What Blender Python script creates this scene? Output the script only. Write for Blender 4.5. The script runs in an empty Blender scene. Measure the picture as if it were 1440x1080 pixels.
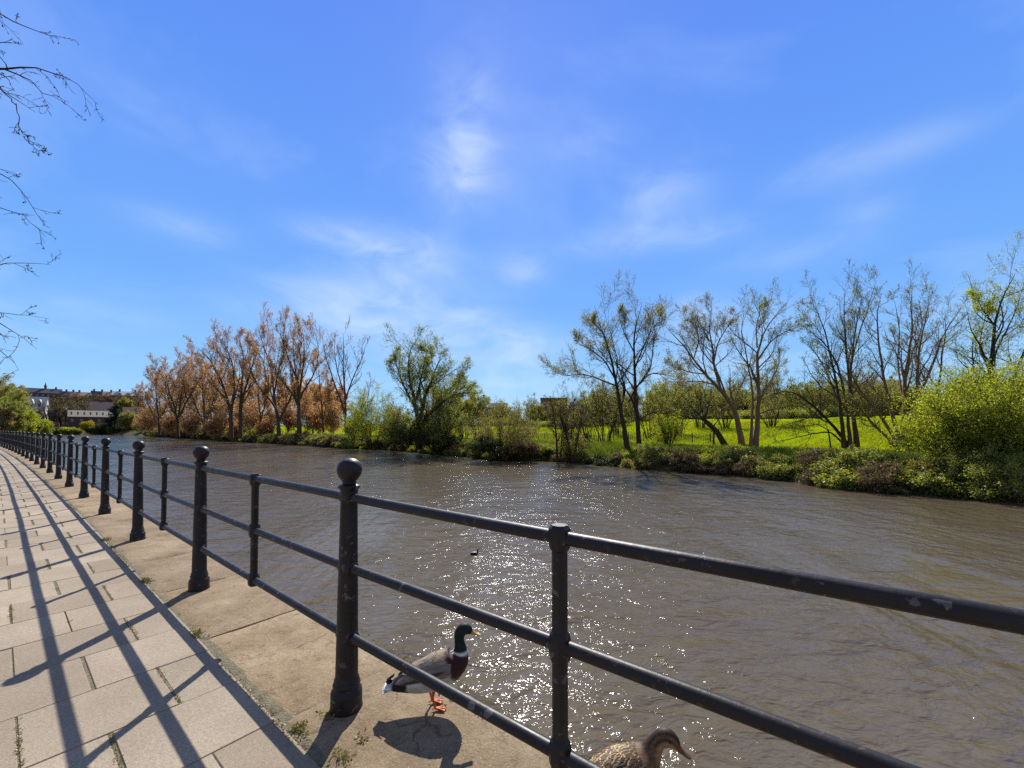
import bpy, math, random
import numpy as np
from mathutils import Vector

PI = math.pi
rng = np.random.default_rng(7)
random.seed(7)
SC = bpy.context.scene
COL = SC.collection

# ------------------------------------------------------------------ camera model
F, CX, HV, PITCH, CAMZ = 580.0, 720.0, 587.8, math.radians(1.5), 1.4
CP, SP = math.cos(PITCH), math.sin(PITCH)

def at(u, v, Y):
    """point on the line of sight of photo pixel (u, v) at depth Y"""
    a = (HV - v) / F
    b = (u - CX) / F
    dy = CP - a * SP
    dz = SP + a * CP
    s = Y / dy
    return np.array([b * s, Y, CAMZ + dz * s])

def on_plane(u, v, z=0.0):
    a = (HV - v) / F
    dy = CP - a * SP
    dz = SP + a * CP
    s = (z - CAMZ) / dz
    return np.array([(u - CX) / F * s, dy * s, z])

cam_d = bpy.data.cameras.new('camera')
cam = bpy.data.objects.new('camera', cam_d)
COL.objects.link(cam)
cam.location = (0, 0, CAMZ)
cam.rotation_euler = (math.radians(90) + PITCH, 0, 0)
cam_d.sensor_width = 36
cam_d.lens = 36 * F / 1440
cam_d.shift_y = (HV - 540) / 1440
cam_d.clip_start = 0.05
cam_d.clip_end = 6000
SC.camera = cam

# ------------------------------------------------------------------ mesh helpers
class MB:
    def __init__(self):
        self.ch = []
    def add(self, V, Fc, mat=0, smooth=False):
        V = np.asarray(V, dtype=np.float64).reshape(-1, 3)
        Fc = np.asarray(Fc, dtype=np.int64)
        if len(V) and len(Fc):
            self.ch.append((V, Fc, mat, smooth))
        return self
    def box(self, c, s, rz=0.0, mat=0, taper=1.0):
        x, y, z = np.array(s) / 2.0
        v = np.array([[-x, -y, -z], [x, -y, -z], [x, y, -z], [-x, y, -z],
                      [-x * taper, -y * taper, z], [x * taper, -y * taper, z], [x * taper, y * taper, z], [-x * taper, y * taper, z]])
        cz, sz = math.cos(rz), math.sin(rz)
        R = np.array([[cz, -sz, 0], [sz, cz, 0], [0, 0, 1]])
        v = v @ R.T + np.array(c)
        f = [[0, 3, 2, 1], [4, 5, 6, 7], [0, 1, 5, 4], [1, 2, 6, 5], [2, 3, 7, 6], [3, 0, 4, 7]]
        return self.add(v, f, mat)
    def tubes(self, P, R, sides=5, mat=0, cap=False):
        """P (B,N,3) polylines, R (B,N) radii"""
        P = np.asarray(P, float); R = np.asarray(R, float)
        if P.ndim == 2:
            P = P[None]; R = R[None]
        B, N, _ = P.shape
        if B == 0:
            return self
        T = np.gradient(P, axis=1)
        T /= np.linalg.norm(T, axis=2, keepdims=True) + 1e-9
        D = P[:, -1] - P[:, 0]
        D /= np.linalg.norm(D, axis=1, keepdims=True) + 1e-9
        ref = np.where(np.abs(D[:, 2:3]) < 0.8, np.array([[0, 0, 1.0]]), np.array([[1.0, 0, 0]]))
        U = np.cross(T, ref[:, None, :])
        U /= np.linalg.norm(U, axis=2, keepdims=True) + 1e-9
        W = np.cross(T, U)
        ang = np.arange(sides) * 2 * PI / sides
        ring = (U[:, :, None, :] * np.cos(ang)[None, None, :, None] + W[:, :, None, :] * np.sin(ang)[None, None, :, None])
        V = P[:, :, None, :] + ring * R[:, :, None, None]
        idx = np.arange(B * N * sides).reshape(B, N, sides)
        a = idx[:, :-1, :]; b = np.roll(idx, -1, axis=2)[:, :-1, :]
        c = np.roll(idx, -1, axis=2)[:, 1:, :]; d = idx[:, 1:, :]
        Fq = np.stack([a, d, c, b], axis=-1).reshape(-1, 4)
        self.add(V.reshape(-1, 3), Fq, mat, True)
        if cap:
            VV = V.reshape(B, N, sides, 3)
            for k in (0, N - 1):
                f = np.arange(B * sides).reshape(B, sides)
                self.add(VV[:, k].reshape(-1, 3), f if k else f[:, ::-1], mat, False)
        return self
    def lathe(self, prof, n=20, c=(0, 0, 0), mat=0, smooth=True):
        prof = np.asarray(prof, float)
        ang = np.arange(n) * 2 * PI / n
        V = np.stack([prof[:, 0][:, None] * np.cos(ang), prof[:, 0][:, None] * np.sin(ang), np.repeat(prof[:, 1][:, None], n, 1)], -1)
        idx = np.arange(len(prof) * n).reshape(len(prof), n)
        a = idx[:-1]; b = np.roll(idx, -1, 1)[:-1]; cc = np.roll(idx, -1, 1)[1:]; d = idx[1:]
        return self.add(V.reshape(-1, 3) + np.array(c), np.stack([a, b, cc, d], -1).reshape(-1, 4), mat, smooth)
    def data(self, name, mats):
        me = bpy.data.meshes.new(name)
        nv = sum(len(c[0]) for c in self.ch)
        V = np.concatenate([c[0] for c in self.ch]) if self.ch else np.zeros((0, 3))
        loops, starts, mi, sm = [], [], [], []
        off = 0; ls = 0
        for v, f, m, s in self.ch:
            k = f.shape[1]
            loops.append((f + off).ravel())
            starts.append(ls + np.arange(len(f)) * k)
            mi.append(np.full(len(f), m) if np.isscalar(m) else np.asarray(m))
            sm.append(np.full(len(f), s))
            off += len(v); ls += f.size
        L = np.concatenate(loops); S = np.concatenate(starts)
        me.vertices.add(nv)
        me.vertices.foreach_set('co', V.astype(np.float32).ravel())
        me.loops.add(len(L))
        me.loops.foreach_set('vertex_index', L.astype(np.int32))
        me.polygons.add(len(S))
        me.polygons.foreach_set('loop_start', S.astype(np.int32))
        me.polygons.foreach_set('material_index', np.concatenate(mi).astype(np.int32))
        me.polygons.foreach_set('use_smooth', np.concatenate(sm))
        for m in (mats if isinstance(mats, (list, tuple)) else [mats]):
            me.materials.append(m)
        me.update(calc_edges=True)
        me.validate()
        return me
    def build(self, name, mats, parent=None, loc=None):
        o = bpy.data.objects.new(name, self.data(name, mats))
        COL.objects.link(o)
        if loc is not None:
            o.location = loc
        if parent is not None:
            o.parent = parent
        return o

def tag(o, label=None, cat=None, group=None, kind=None):
    if label: o['label'] = label
    if cat: o['category'] = cat
    if group: o['group'] = group
    if kind: o['kind'] = kind
    return o

def empty(name, loc, label, cat, group=None, rz=0.0):
    o = bpy.data.objects.new(name, None)
    COL.objects.link(o)
    o.location = loc
    o.rotation_euler = (0, 0, rz)
    o.empty_display_size = 0.2
    return tag(o, label, cat, group)

def kids(o):
    return [c for c in COL.objects if c.parent == o]

def copy_tree(o, label, loc, rz=0.0, sc=(1, 1, 1)):
    c = o.copy(); COL.objects.link(c)
    c.location = loc; c.rotation_euler = (0, 0, rz); c.scale = sc
    c['label'] = label
    for ch in kids(o):
        d = ch.copy(); COL.objects.link(d); d.parent = c
        for g in kids(ch):
            e = g.copy(); COL.objects.link(e); e.parent = d
    return c

# ------------------------------------------------------------------ material helpers
class NT:
    def __init__(self, name):
        self.m = bpy.data.materials.new(name)
        self.m.use_nodes = True
        self.t = self.m.node_tree
        self.t.nodes.clear()
        self.out = self.n('ShaderNodeOutputMaterial')
    def n(self, typ, **kw):
        nd = self.t.nodes.new(typ)
        for k, v in kw.items():
            if k.startswith('i_'):
                key = k[2:].replace('_', ' ')
                nd.inputs[key].default_value = v
            else:
                setattr(nd, k, v)
        return nd
    def l(self, a, b):
        self.t.links.new(a, b)
    def coord(self, kind='Object', scale=(1, 1, 1)):
        tc = self.n('ShaderNodeTexCoord')
        mp = self.n('ShaderNodeMapping')
        mp.inputs['Scale'].default_value = scale
        self.l(tc.outputs[kind], mp.inputs['Vector'])
        return mp.outputs['Vector']
    def noise(self, vec, scale, detail=4, rough=0.55, dist=0.0):
        nd = self.n('ShaderNodeTexNoise')
        nd.inputs['Scale'].default_value = scale
        nd.inputs['Detail'].default_value = detail
        nd.inputs['Roughness'].default_value = rough
        nd.inputs['Distortion'].default_value = dist
        self.l(vec, nd.inputs['Vector'])
        return nd.outputs['Fac']
    def ramp(self, fac, stops):
        nd = self.n('ShaderNodeValToRGB')
        cr = nd.color_ramp
        while len(cr.elements) > 1:
            cr.elements.remove(cr.elements[-1])
        cr.elements[0].position = stops[0][0]
        c = stops[0][1]
        cr.elements[0].color = (*c, 1) if len(c) == 3 else c
        for p, c in stops[1:]:
            e = cr.elements.new(p)
            e.color = (*c, 1) if len(c) == 3 else c
        self.l(fac, nd.inputs['Fac'])
        return nd.outputs['Color']
    def mix(self, fac, a, b, typ='MIX'):
        nd = self.n('ShaderNodeMix', data_type='RGBA', blend_type=typ)
        for s, val in ((nd.inputs[0], fac), (nd.inputs[6], a), (nd.inputs[7], b)):
            if hasattr(val, 'node'):
                self.l(val, s)
            elif isinstance(val, (int, float)):
                s.default_value = val
            else:
                s.default_value = (*val, 1) if len(val) == 3 else val
        return nd.outputs[2]
    def math(self, op, a, b=None, clamp=False):
        nd = self.n('ShaderNodeMath', operation=op, use_clamp=clamp)
        for i, v in enumerate((a, b)):
            if v is None: continue
            if hasattr(v, 'node'):
                self.l(v, nd.inputs[i])
            else:
                nd.inputs[i].default_value = v
        return nd.outputs[0]
    def bump(self, h, strength=0.3, dist=0.01, normal=None):
        nd = self.n('ShaderNodeBump')
        nd.inputs['Strength'].default_value = strength
        nd.inputs['Distance'].default_value = dist
        self.l(h, nd.inputs['Height'])
        if normal is not None:
            self.l(normal, nd.inputs['Normal'])
        return nd.outputs['Normal']
    def pbr(self, color, rough=0.7, normal=None, spec=0.5, metal=0.0):
        p = self.n('ShaderNodeBsdfPrincipled')
        for s, v in (('Base Color', color), ('Roughness', rough), ('Metallic', metal), ('Specular IOR Level', spec)):
            if hasattr(v, 'node'):
                self.l(v, p.inputs[s])
            elif isinstance(v, (int, float)):
                p.inputs[s].default_value = v
            else:
                p.inputs[s].default_value = (*v, 1)
        if normal is not None:
            self.l(normal, p.inputs['Normal'])
        self.l(p.outputs[0], self.out.inputs[0])
        self.p = p
        return self.m

def simple_mat(name, c1, c2, scale=3.0, rough=0.8, bump=0.2, bdist=0.01, spec=0.4, detail=5):
    t = NT(name)
    v = t.coord()
    f = t.noise(v, scale, detail)
    col = t.ramp(f, [(0.3, c1), (0.7, c2)])
    nb = t.bump(t.noise(v, scale * 6, 4), bump, bdist)
    return t.pbr(col, rough, nb, spec)

def leaf_mat(name, dark, mid, light, trans=0.5, tint=(1.25, 1.15, 0.5), scale=0.6):
    t = NT(name)
    g = t.n('ShaderNodeNewGeometry')
    col = t.ramp(g.outputs['Random Per Island'], [(0.0, dark), (0.5, mid), (1.0, light)])
    v = t.coord()
    f = t.noise(v, scale, 3)
    col = t.mix(t.math('MULTIPLY', f, 0.55), col, dark)
    d = t.n('ShaderNodeBsdfDiffuse'); t.l(col, d.inputs['Color'])
    tr = t.n('ShaderNodeBsdfTranslucent')
    t.l(t.mix(1.0, col, tint, 'MULTIPLY'), tr.inputs['Color'])
    gl = t.n('ShaderNodeBsdfGlossy'); gl.inputs['Roughness'].default_value = 0.45
    gl.inputs['Color'].default_value = (0.8, 0.8, 0.8, 1)
    m1 = t.n('ShaderNodeMixShader'); m1.inputs[0].default_value = trans
    t.l(d.outputs[0], m1.inputs[1]); t.l(tr.outputs[0], m1.inputs[2])
    m2 = t.n('ShaderNodeMixShader'); m2.inputs[0].default_value = 0.04
    t.l(m1.outputs[0], m2.inputs[1]); t.l(gl.outputs[0], m2.inputs[2])
    t.l(m2.outputs[0], t.out.inputs[0])
    return t.m

def bark_mat(name, c1, c2, scale=2.0):
    t = NT(name)
    v = t.coord(scale=(1, 1, 0.25))
    f = t.noise(v, scale * 5, 6, 0.65)
    col = t.ramp(f, [(0.3, c1), (0.7, c2)])
    nb = t.bump(f, 0.8, 0.05)
    return t.pbr(col, 0.9, nb, 0.2)

# paint: dark blue-black iron with chips and rust freckles
def iron_mat():
    t = NT('black_iron_paint')
    oi = t.n('ShaderNodeObjectInfo')
    off = t.n('ShaderNodeVectorMath', operation='MULTIPLY_ADD'); off.inputs[0].default_value = (31.0, 17.0, 23.0)
    cr_ = t.n('ShaderNodeCombineXYZ')
    for q in range(3): t.l(oi.outputs['Random'], cr_.inputs[q])
    t.l(cr_.outputs[0], off.inputs[1]); t.l(t.coord(), off.inputs[2])
    v = off.outputs[0]
    n1 = t.noise(v, 9, 6, 0.6)
    col = t.ramp(n1, [(0.3, (0.009, 0.0075, 0.009)), (0.7, (0.019, 0.016, 0.019))])
    chips = t.noise(v, 26, 3, 0.5, 0.6)
    big = t.noise(v, 5, 2)
    cf = t.math('MULTIPLY', t.ramp(chips, [(0.61, (0, 0, 0)), (0.64, (1, 1, 1))]), t.ramp(big, [(0.46, (0, 0, 0)), (0.58, (1, 1, 1))]))
    col = t.mix(t.math('MULTIPLY', cf, 0.45), col, (0.20, 0.185, 0.185))
    rust = t.noise(v, 38, 4, 0.6)
    rf = t.math('MULTIPLY', t.ramp(rust, [(0.60, (0, 0, 0)), (0.66, (1, 1, 1))]), t.ramp(big, [(0.38, (1, 1, 1)), (0.47, (0, 0, 0))]))
    col = t.mix(t.math('MULTIPLY', rf, 0.7), col, (0.16, 0.085, 0.035))
    rg = t.ramp(n1, [(0.2, (0.36, 0.36, 0.36)), (0.8, (0.55, 0.55, 0.55))])
    nb = t.bump(t.noise(v, 60, 5, 0.6), 0.25, 0.004)
    nb = t.bump(cf, -0.3, 0.002, nb)
    return t.pbr(col, rg, nb, 0.3)

M = {}
M['iron'] = iron_mat()

def paving_mat():
    t = NT('concrete_slab')
    v = t.coord()
    g = t.n('ShaderNodeNewGeometry')
    base = t.ramp(g.outputs['Random Per Island'], [(0.0, (0.275, 0.224, 0.160)), (0.45, (0.355, 0.292, 0.212)), (0.7, (0.365, 0.306, 0.228)), (1.0, (0.42, 0.34, 0.25))])
    st = t.noise(v, 1.6, 5, 0.6)
    col = t.mix(t.ramp(st, [(0.35, (0.0, 0, 0)), (0.75, (0.7, 0.7, 0.7))]), base, (0.25, 0.195, 0.14))
    fine = t.noise(v, 170, 3, 0.7)
    col = t.mix(0.5, col, t.ramp(fine, [(0.3, (0.4, 0.4, 0.4)), (0.7, (1.4, 1.4, 1.4))]), 'MULTIPLY')
    blot = t.noise(v, 3.1, 2)
    col = t.mix(t.ramp(blot, [(0.70, (0, 0, 0)), (0.76, (0.35, 0.35, 0.35))]), col, (0.26, 0.14, 0.08))
    spots = t.n('ShaderNodeTexVoronoi'); spots.inputs['Scale'].default_value = 26
    t.l(v, spots.inputs['Vector'])
    col = t.mix(t.ramp(spots.outputs['Distance'], [(0.05, (0.5, 0.5, 0.5)), (0.09, (0, 0, 0))]), col, (0.2, 0.17, 0.14))
    big = t.noise(v, 0.55, 4, 0.65)
    col = t.mix(0.85, col, t.ramp(big, [(0.3, (0.72, 0.72, 0.72)), (0.6, (1.08, 1.07, 1.05))]), 'MULTIPLY')
    grain = t.noise(v, 55, 5, 0.8)
    col = t.mix(0.6, col, t.ramp(grain, [(0.35, (0.66, 0.66, 0.66)), (0.62, (1.2, 1.2, 1.2))]), 'MULTIPLY')
    nb = t.bump(fine, 0.5, 0.004)
    nb = t.bump(grain, 0.4, 0.004, nb)
    return t.pbr(col, 0.85, nb, 0.3)
M['paving'] = paving_mat()

def coping_mat():
    t = NT('worn_sandstone')
    v = t.coord()
    n1 = t.noise(v, 2.4, 7, 0.68)
    col = t.ramp(n1, [(0.28, (0.13, 0.09, 0.05)), (0.42, (0.24, 0.175, 0.105)), (0.58, (0.31, 0.235, 0.15)), (0.75, (0.38, 0.305, 0.205))])
    g = t.n('ShaderNodeNewGeometry')
    col = t.mix(0.6, col, t.ramp(g.outputs['Random Per Island'], [(0, (0.8, 0.8, 0.82)), (1, (1.15, 1.1, 1.05))]), 'MULTIPLY')
    fine = t.noise(v, 90, 6, 0.75)
    col = t.mix(0.75, col, t.ramp(fine, [(0.3, (0.55, 0.55, 0.55)), (0.7, (1.35, 1.35, 1.3))]), 'MULTIPLY')
    lich = t.noise(v, 14, 5, 0.7)
    col = t.mix(t.ramp(lich, [(0.56, (0, 0, 0)), (0.66, (0.6, 0.6, 0.6))]), col, (0.115, 0.085, 0.055))
    pale = t.noise(v, 31, 4, 0.7)
    col = t.mix(t.ramp(pale, [(0.68, (0, 0, 0)), (0.74, (0.6, 0.6, 0.6))]), col, (0.5, 0.44, 0.36))
    moss = t.noise(v, 4.2, 5, 0.7)
    col = t.mix(t.ramp(moss, [(0.63, (0, 0, 0)), (0.75, (0.5, 0.5, 0.5))]), col, (0.20, 0.19, 0.05))
    ck = t.n('ShaderNodeTexVoronoi'); ck.feature = 'DISTANCE_TO_EDGE'; ck.inputs['Scale'].default_value = 1.7
    cw = t.n('ShaderNodeTexNoise'); cw.inputs['Scale'].default_value = 5.0; cw.inputs['Detail'].default_value = 6
    ca = t.n('ShaderNodeVectorMath', operation='MULTIPLY_ADD'); ca.inputs[1].default_value = (0.35, 0.35, 0.0)
    t.l(v, cw.inputs['Vector']); t.l(cw.outputs['Color'], ca.inputs[0]); t.l(v, ca.inputs[2]); t.l(ca.outputs[0], ck.inputs['Vector'])
    crk = t.math('MULTIPLY', t.ramp(ck.outputs['Distance'], [(0.0, (1, 1, 1)), (0.012, (0, 0, 0))]), t.ramp(t.noise(v, 1.1, 2), [(0.58, (0, 0, 0)), (0.64, (1, 1, 1))]))
    col = t.mix(t.math('MULTIPLY', crk, 0.8), col, (0.06, 0.045, 0.03))
    pit = t.n('ShaderNodeTexVoronoi'); pit.inputs['Scale'].default_value = 75; t.l(v, pit.inputs['Vector'])
    pm = t.math('MULTIPLY', t.ramp(pit.outputs['Distance'], [(0.12, (1, 1, 1)), (0.3, (0, 0, 0))]), t.ramp(t.noise(v, 7, 3), [(0.42, (0, 0, 0)), (0.6, (1, 1, 1))]))
    col = t.mix(t.math('MULTIPLY', pm, 0.7), col, (0.07, 0.05, 0.03))
    wh = t.n('ShaderNodeTexVoronoi'); wh.inputs['Scale'].default_value = 48; t.l(v, wh.inputs['Vector'])
    col = t.mix(t.ramp(wh.outputs['Distance'], [(0.07, (0.7, 0.7, 0.7)), (0.16, (0, 0, 0))]), col, (0.52, 0.46, 0.37))
    nb = t.bump(fine, 0.8, 0.008)
    nb = t.bump(pm, -0.7, 0.006, nb)
    nb = t.bump(crk, -0.8, 0.01, nb)
    nb = t.bump(n1, 0.7, 0.03, nb)
    return t.pbr(col, 0.9, nb, 0.25)
M['coping'] = coping_mat()
M['joint'] = simple_mat('mossy_joint_soil', (0.12, 0.10, 0.065), (0.24, 0.205, 0.125), 18, 0.95, 0.9, 0.02)
M['moss'] = leaf_mat('moss_leaf', (0.11, 0.105, 0.035), (0.21, 0.19, 0.06), (0.32, 0.28, 0.09), 0.35, (1.1, 1.1, 0.6))
M['wall_stone'] = simple_mat('quay_stone', (0.10, 0.085, 0.065), (0.24, 0.20, 0.15), 2.5, 0.9, 0.8, 0.05)
M['litter'] = simple_mat('dry_leaf_litter', (0.03, 0.018, 0.01), (0.10, 0.05, 0.025), 30, 0.9)

def water_mat():
    t = NT('river_water')
    v = t.coord('Object', (1, 1, 1))
    rot = t.n('ShaderNodeMapping')
    rot.inputs['Rotation'].default_value = (0, 0, math.radians(-24))
    rot.inputs['Scale'].default_value = (0.62, 1.0, 1.0)
    t.l(v, rot.inputs['Vector'])
    w = rot.outputs[0]
    n0 = t.noise(w, 0.28, 2, 0.5, 0.3)
    n1 = t.noise(w, 1.1, 2, 0.5, 0.6)
    n2 = t.noise(w, 3.1, 3, 0.55, 0.9)
    n3 = t.noise(w, 9.5, 2, 0.5, 0.7)
    gm = t.n('ShaderNodeMapping'); gm.inputs['Rotation'].default_value = (0, 0, math.radians(-52)); gm.inputs['Scale'].default_value = (1.0, 0.35, 1.0); t.l(v, gm.inputs['Vector'])
    gust = t.ramp(t.noise(gm.outputs[0], 0.13, 4, 0.6, 0.9), [(0.36, (0.42, 0.42, 0.42)), (0.62, (1.2, 1.2, 1.2))])
    h = t.math('ADD', t.math('MULTIPLY', n1, 0.17), t.math('ADD', t.math('MULTIPLY', n2, 0.078), t.math('MULTIPLY', n3, 0.020)))
    h = t.math('ADD', t.math('MULTIPLY', h, gust), t.math('MULTIPLY', n0, 0.10))
    nb = t.bump(h, 1.0, 1.0)
    silt = t.noise(v, 0.05, 3, 0.6, 0.6)
    col = t.ramp(silt, [(0.3, (0.090, 0.071, 0.044)), (0.7, (0.130, 0.104, 0.068))])
    m = t.pbr(col, 0.06, nb, 0.5)
    t.p.inputs['IOR'].default_value = 1.33
    return m
M['water'] = water_mat()

def grass_ground(name, c1, c2, c3):
    t = NT(name)
    v = t.coord()
    f = t.noise(v, 0.12, 5, 0.6)
    col = t.ramp(f, [(0.3, c1), (0.5, c2), (0.7, c3)])
    g = t.noise(v, 6, 6, 0.75)
    cl = t.noise(v, 0.9, 5, 0.7)
    col = t.mix(0.75, col, t.ramp(cl, [(0.32, (0.5, 0.62, 0.45)), (0.52, (0.95, 0.98, 0.9)), (0.72, (1.25, 1.12, 1.1))]), 'MULTIPLY')
    col = t.mix(0.8, col, t.ramp(g, [(0.3, (0.5, 0.55, 0.45)), (0.7, (1.35, 1.3, 1.2))]), 'MULTIPLY')
    nb = t.bump(g, 1.0, 0.2)
    return t.pbr(col, 0.95, nb, 0.0)
M['meadow'] = grass_ground('meadow_grass', (0.21, 0.29, 0.008), (0.29, 0.365, 0.010), (0.36, 0.40, 0.016))
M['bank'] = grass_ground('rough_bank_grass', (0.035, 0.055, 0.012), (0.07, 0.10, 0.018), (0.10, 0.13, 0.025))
M['mud'] = simple_mat('bank_mud', (0.03, 0.022, 0.014), (0.085, 0.062, 0.038), 1.2, 0.9, 0.9, 0.15)
M['wood_floor'] = simple_mat('wooded_hill_soil', (0.05, 0.055, 0.02), (0.10, 0.10, 0.035), 0.1, 0.95, 0.9, 0.4)
M['sand'] = simple_mat('sandy_path_soil', (0.30, 0.24, 0.15), (0.42, 0.34, 0.22), 1.5, 0.95, 0.4, 0.03)

# ------------------------------------------------------------------ quay curve
B0 = on_plane(487, 994.0)
dq = np.array([-730.0 / F, 1.0]); dq /= np.linalg.norm(dq)
nq = np.array([dq[1], -dq[0]])            # towards the river
STEP = 0.25
A0 = -70.0
NA = int((150 - A0) / STEP) + 1
arc = A0 + np.arange(NA) * STEP
curv = np.where(arc > 5.0, 0.001, 0.0)
head0 = math.radians(141.2)
dq = np.array([math.cos(head0), math.sin(head0)]); nq = np.array([dq[1], -dq[0]])
i0 = int(round(-A0 / STEP))
hd = np.cumsum(curv) * STEP; hd = hd - hd[i0]
hd = hd + math.radians(1.3) * np.clip(-arc / 0.5, 0, 1)
hx = np.cos(head0 + hd); hy = np.sin(head0 + hd)
qx = np.cumsum(hx) * STEP; qy = np.cumsum(hy) * STEP
qx += B0[0] - qx[i0]; qy += B0[1] - qy[i0]

def Q(a, o, z=0.0):
    """point at arc length a along the railing line, offset o towards the river"""
    x = np.interp(a, arc, qx); y = np.interp(a, arc, qy)
    h = head0 + np.interp(a, arc, hd)
    return np.array([x + o * math.sin(h), y - o * math.cos(h), z])

def Qdir(a):
    h = head0 + np.interp(a, arc, hd)
    return h

# ------------------------------------------------------------------ far bank line (water level)
WZ = -2.4
bank_px = [(1440, 706), (1300, 697), (1200, 688), (1100, 675), (1000, 666), (900, 659), (850, 654), (780, 648), (700, 647.5),
           (650, 641), (600, 637), (560, 634), (480, 629.5), (420, 626), (350, 621.5), (280, 617), (210, 613)]
bank = [on_plane(u, v, WZ)[:2] for u, v in bank_px]
bank = [np.array([150.0, -95.0]), np.array([62.0, -12.0])] + bank
bank += [np.array(p) for p in ((-225.0, 246.0), (-262.0, 268.0), (-305.0, 277.0), (-350.0, 274.0), (-430.0, 250.0), (-640.0, 190.0))]
bank = np.array(bank)
# resample
def resample(P, n):
    P = np.asarray(P, float)
    d = np.r_[0, np.cumsum(np.linalg.norm(np.diff(P, axis=0), axis=1))]
    t = np.linspace(0, d[-1], n)
    return np.stack([np.interp(t, d, P[:, k]) for k in range(P.shape[1])], 1)
bank_s = np.r_[0, np.cumsum(np.linalg.norm(np.diff(bank, axis=0), axis=1))]
quay_edge = np.array([Q(a, 0.42)[:2] for a in np.linspace(-70, 150, 60)])
river_poly = np.concatenate([quay_edge, bank[::-1]])

def inside(poly, X, Y):
    c = np.zeros(X.shape, bool)
    n = len(poly)
    j = n - 1
    for i in range(n):
        xi, yi = poly[i]; xj, yj = poly[j]
        cond = ((yi > Y) != (yj > Y)) & (X < (xj - xi) * (Y - yi) / (yj - yi + 1e-12) + xi)
        c ^= cond
        j = i
    return c

def dist_poly(P, X, Y):
    best = np.full(X.shape, 1e9)
    for i in range(len(P) - 1):
        a = P[i]; b = P[i + 1]; ab = b - a
        t = np.clip(((X - a[0]) * ab[0] + (Y - a[1]) * ab[1]) / (ab @ ab), 0, 1)
        d = np.hypot(X - (a[0] + t * ab[0]), Y - (a[1] + t * ab[1]))
        best = np.minimum(best, d)
    return best

def sstep(a, b, x):
    t = np.clip((x - a) / (b - a), 0, 1)
    return t * t * (3 - 2 * t)

PROF_S = [0, 0.7, 1.6, 3, 6, 12, 20, 40, 58, 90, 150, 400, 3000]
PROF_Z = [-2.45, -1.95, -1.45, -1.05, -0.85, -0.7, -0.3, 1.7, 3.2, 4.3, 5.0, 6.5, 10]
HILL_S = [0, 8, 20, 40, 80, 130, 200, 400]
HILL_Z = [0, 2.0, 5.0, 8.5, 17, 24, 27, 28]

def land_z(X, Y):
    X = np.asarray(X, float); Y = np.asarray(Y, float)
    s = dist_poly(bank, X, Y)
    z = np.interp(s, PROF_S, PROF_Z)
    m = sstep(-190, -250, X) * sstep(-0.80, -0.90, X / np.maximum(Y, 1.0))
    flat = np.interp(s, PROF_S, np.minimum(PROF_Z, 1.0))
    z = z * (1 - m) + (flat + np.interp(s, HILL_S, HILL_Z)) * m
    z = z + 0.10 * np.sin(X * 0.9 + 1.3 * np.sin(Y * 0.5)) * np.clip(s / 4, 0, 1) * np.cos(Y * 0.7)
    return z

def gz(x, y):
    return float(land_z(np.array([x]), np.array([y]))[0])

def drop(u, v, Y):
    """ground point under the line of sight of pixel column u at depth Y"""
    p = at(u, v, Y)
    return np.array([p[0], p[1], gz(p[0], p[1])])

# ground sheet
def axis(segs):
    out = []
    for a, b, st in segs:
        out.append(np.arange(a, b, st))
    out.append([segs[-1][1]])
    return np.concatenate(out)
gx = axis([(-2400, -700, 100), (-700, -420, 14), (-420, -120, 4), (-120, -45, 1.5), (-45, 45, 0.9), (45, 120, 3), (120, 400, 20), (400, 2400, 100)])
gy = axis([(-500, -100, 40), (-100, -10, 5), (-10, 10, 1.5), (10, 90, 0.9), (90, 160, 1.8), (160, 420, 4), (420, 700, 20), (700, 3000, 100)])
GX, GY = np.meshgrid(gx, gy)
inr = inside(river_poly, GX, GY)
S = dist_poly(bank, GX, GY)
# near side: which points are on the quay side
dq_ = dist_poly(quay_edge, GX, GY)
near = (~inr) & (dq_ < S) & ((GX - B0[0]) * nq[0] + (GY - B0[1]) * nq[1] < 3.0) | ((~inr) & (GY < -100)) | ((~inr) & (GX < -30) & (dq_ < S))
Zg = land_z(GX, GY)
Zg = np.where(inr, WZ - 0.05 - np.minimum(1.3, S * 0.4), Zg)
Zg = np.where(near, np.where(dq_ > 1.6, -0.085 - 0.0 * dq_, -3.4), Zg)
ny_, nx_ = GX.shape
V = np.stack([GX, GY, Zg], -1).reshape(-1, 3)
idx = np.arange(nx_ * ny_).reshape(ny_, nx_)
Fg = np.stack([idx[:-1, :-1], idx[:-1, 1:], idx[1:, 1:], idx[1:, :-1]], -1).reshape(-1, 4)
Sc = (S[:-1, :-1] + S[1:, 1:]) / 2
Xc = (GX[:-1, :-1] + GX[1:, 1:]) / 2
jit = rng.normal(0, 0.6, Sc.shape)
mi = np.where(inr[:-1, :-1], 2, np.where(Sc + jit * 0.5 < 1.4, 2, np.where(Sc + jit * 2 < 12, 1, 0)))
mi = np.where(near[:-1, :-1], 1, mi)
mi = np.where((Xc < -200) & (mi == 0), 3, mi)
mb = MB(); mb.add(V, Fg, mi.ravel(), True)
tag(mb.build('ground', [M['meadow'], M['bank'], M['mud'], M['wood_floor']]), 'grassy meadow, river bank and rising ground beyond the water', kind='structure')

# river surface
mb = MB()
mb.add([[-1500, -400, WZ], [600, -400, WZ], [600, 700, WZ], [-1500, 700, WZ]], [[0, 1, 2, 3]])
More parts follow.
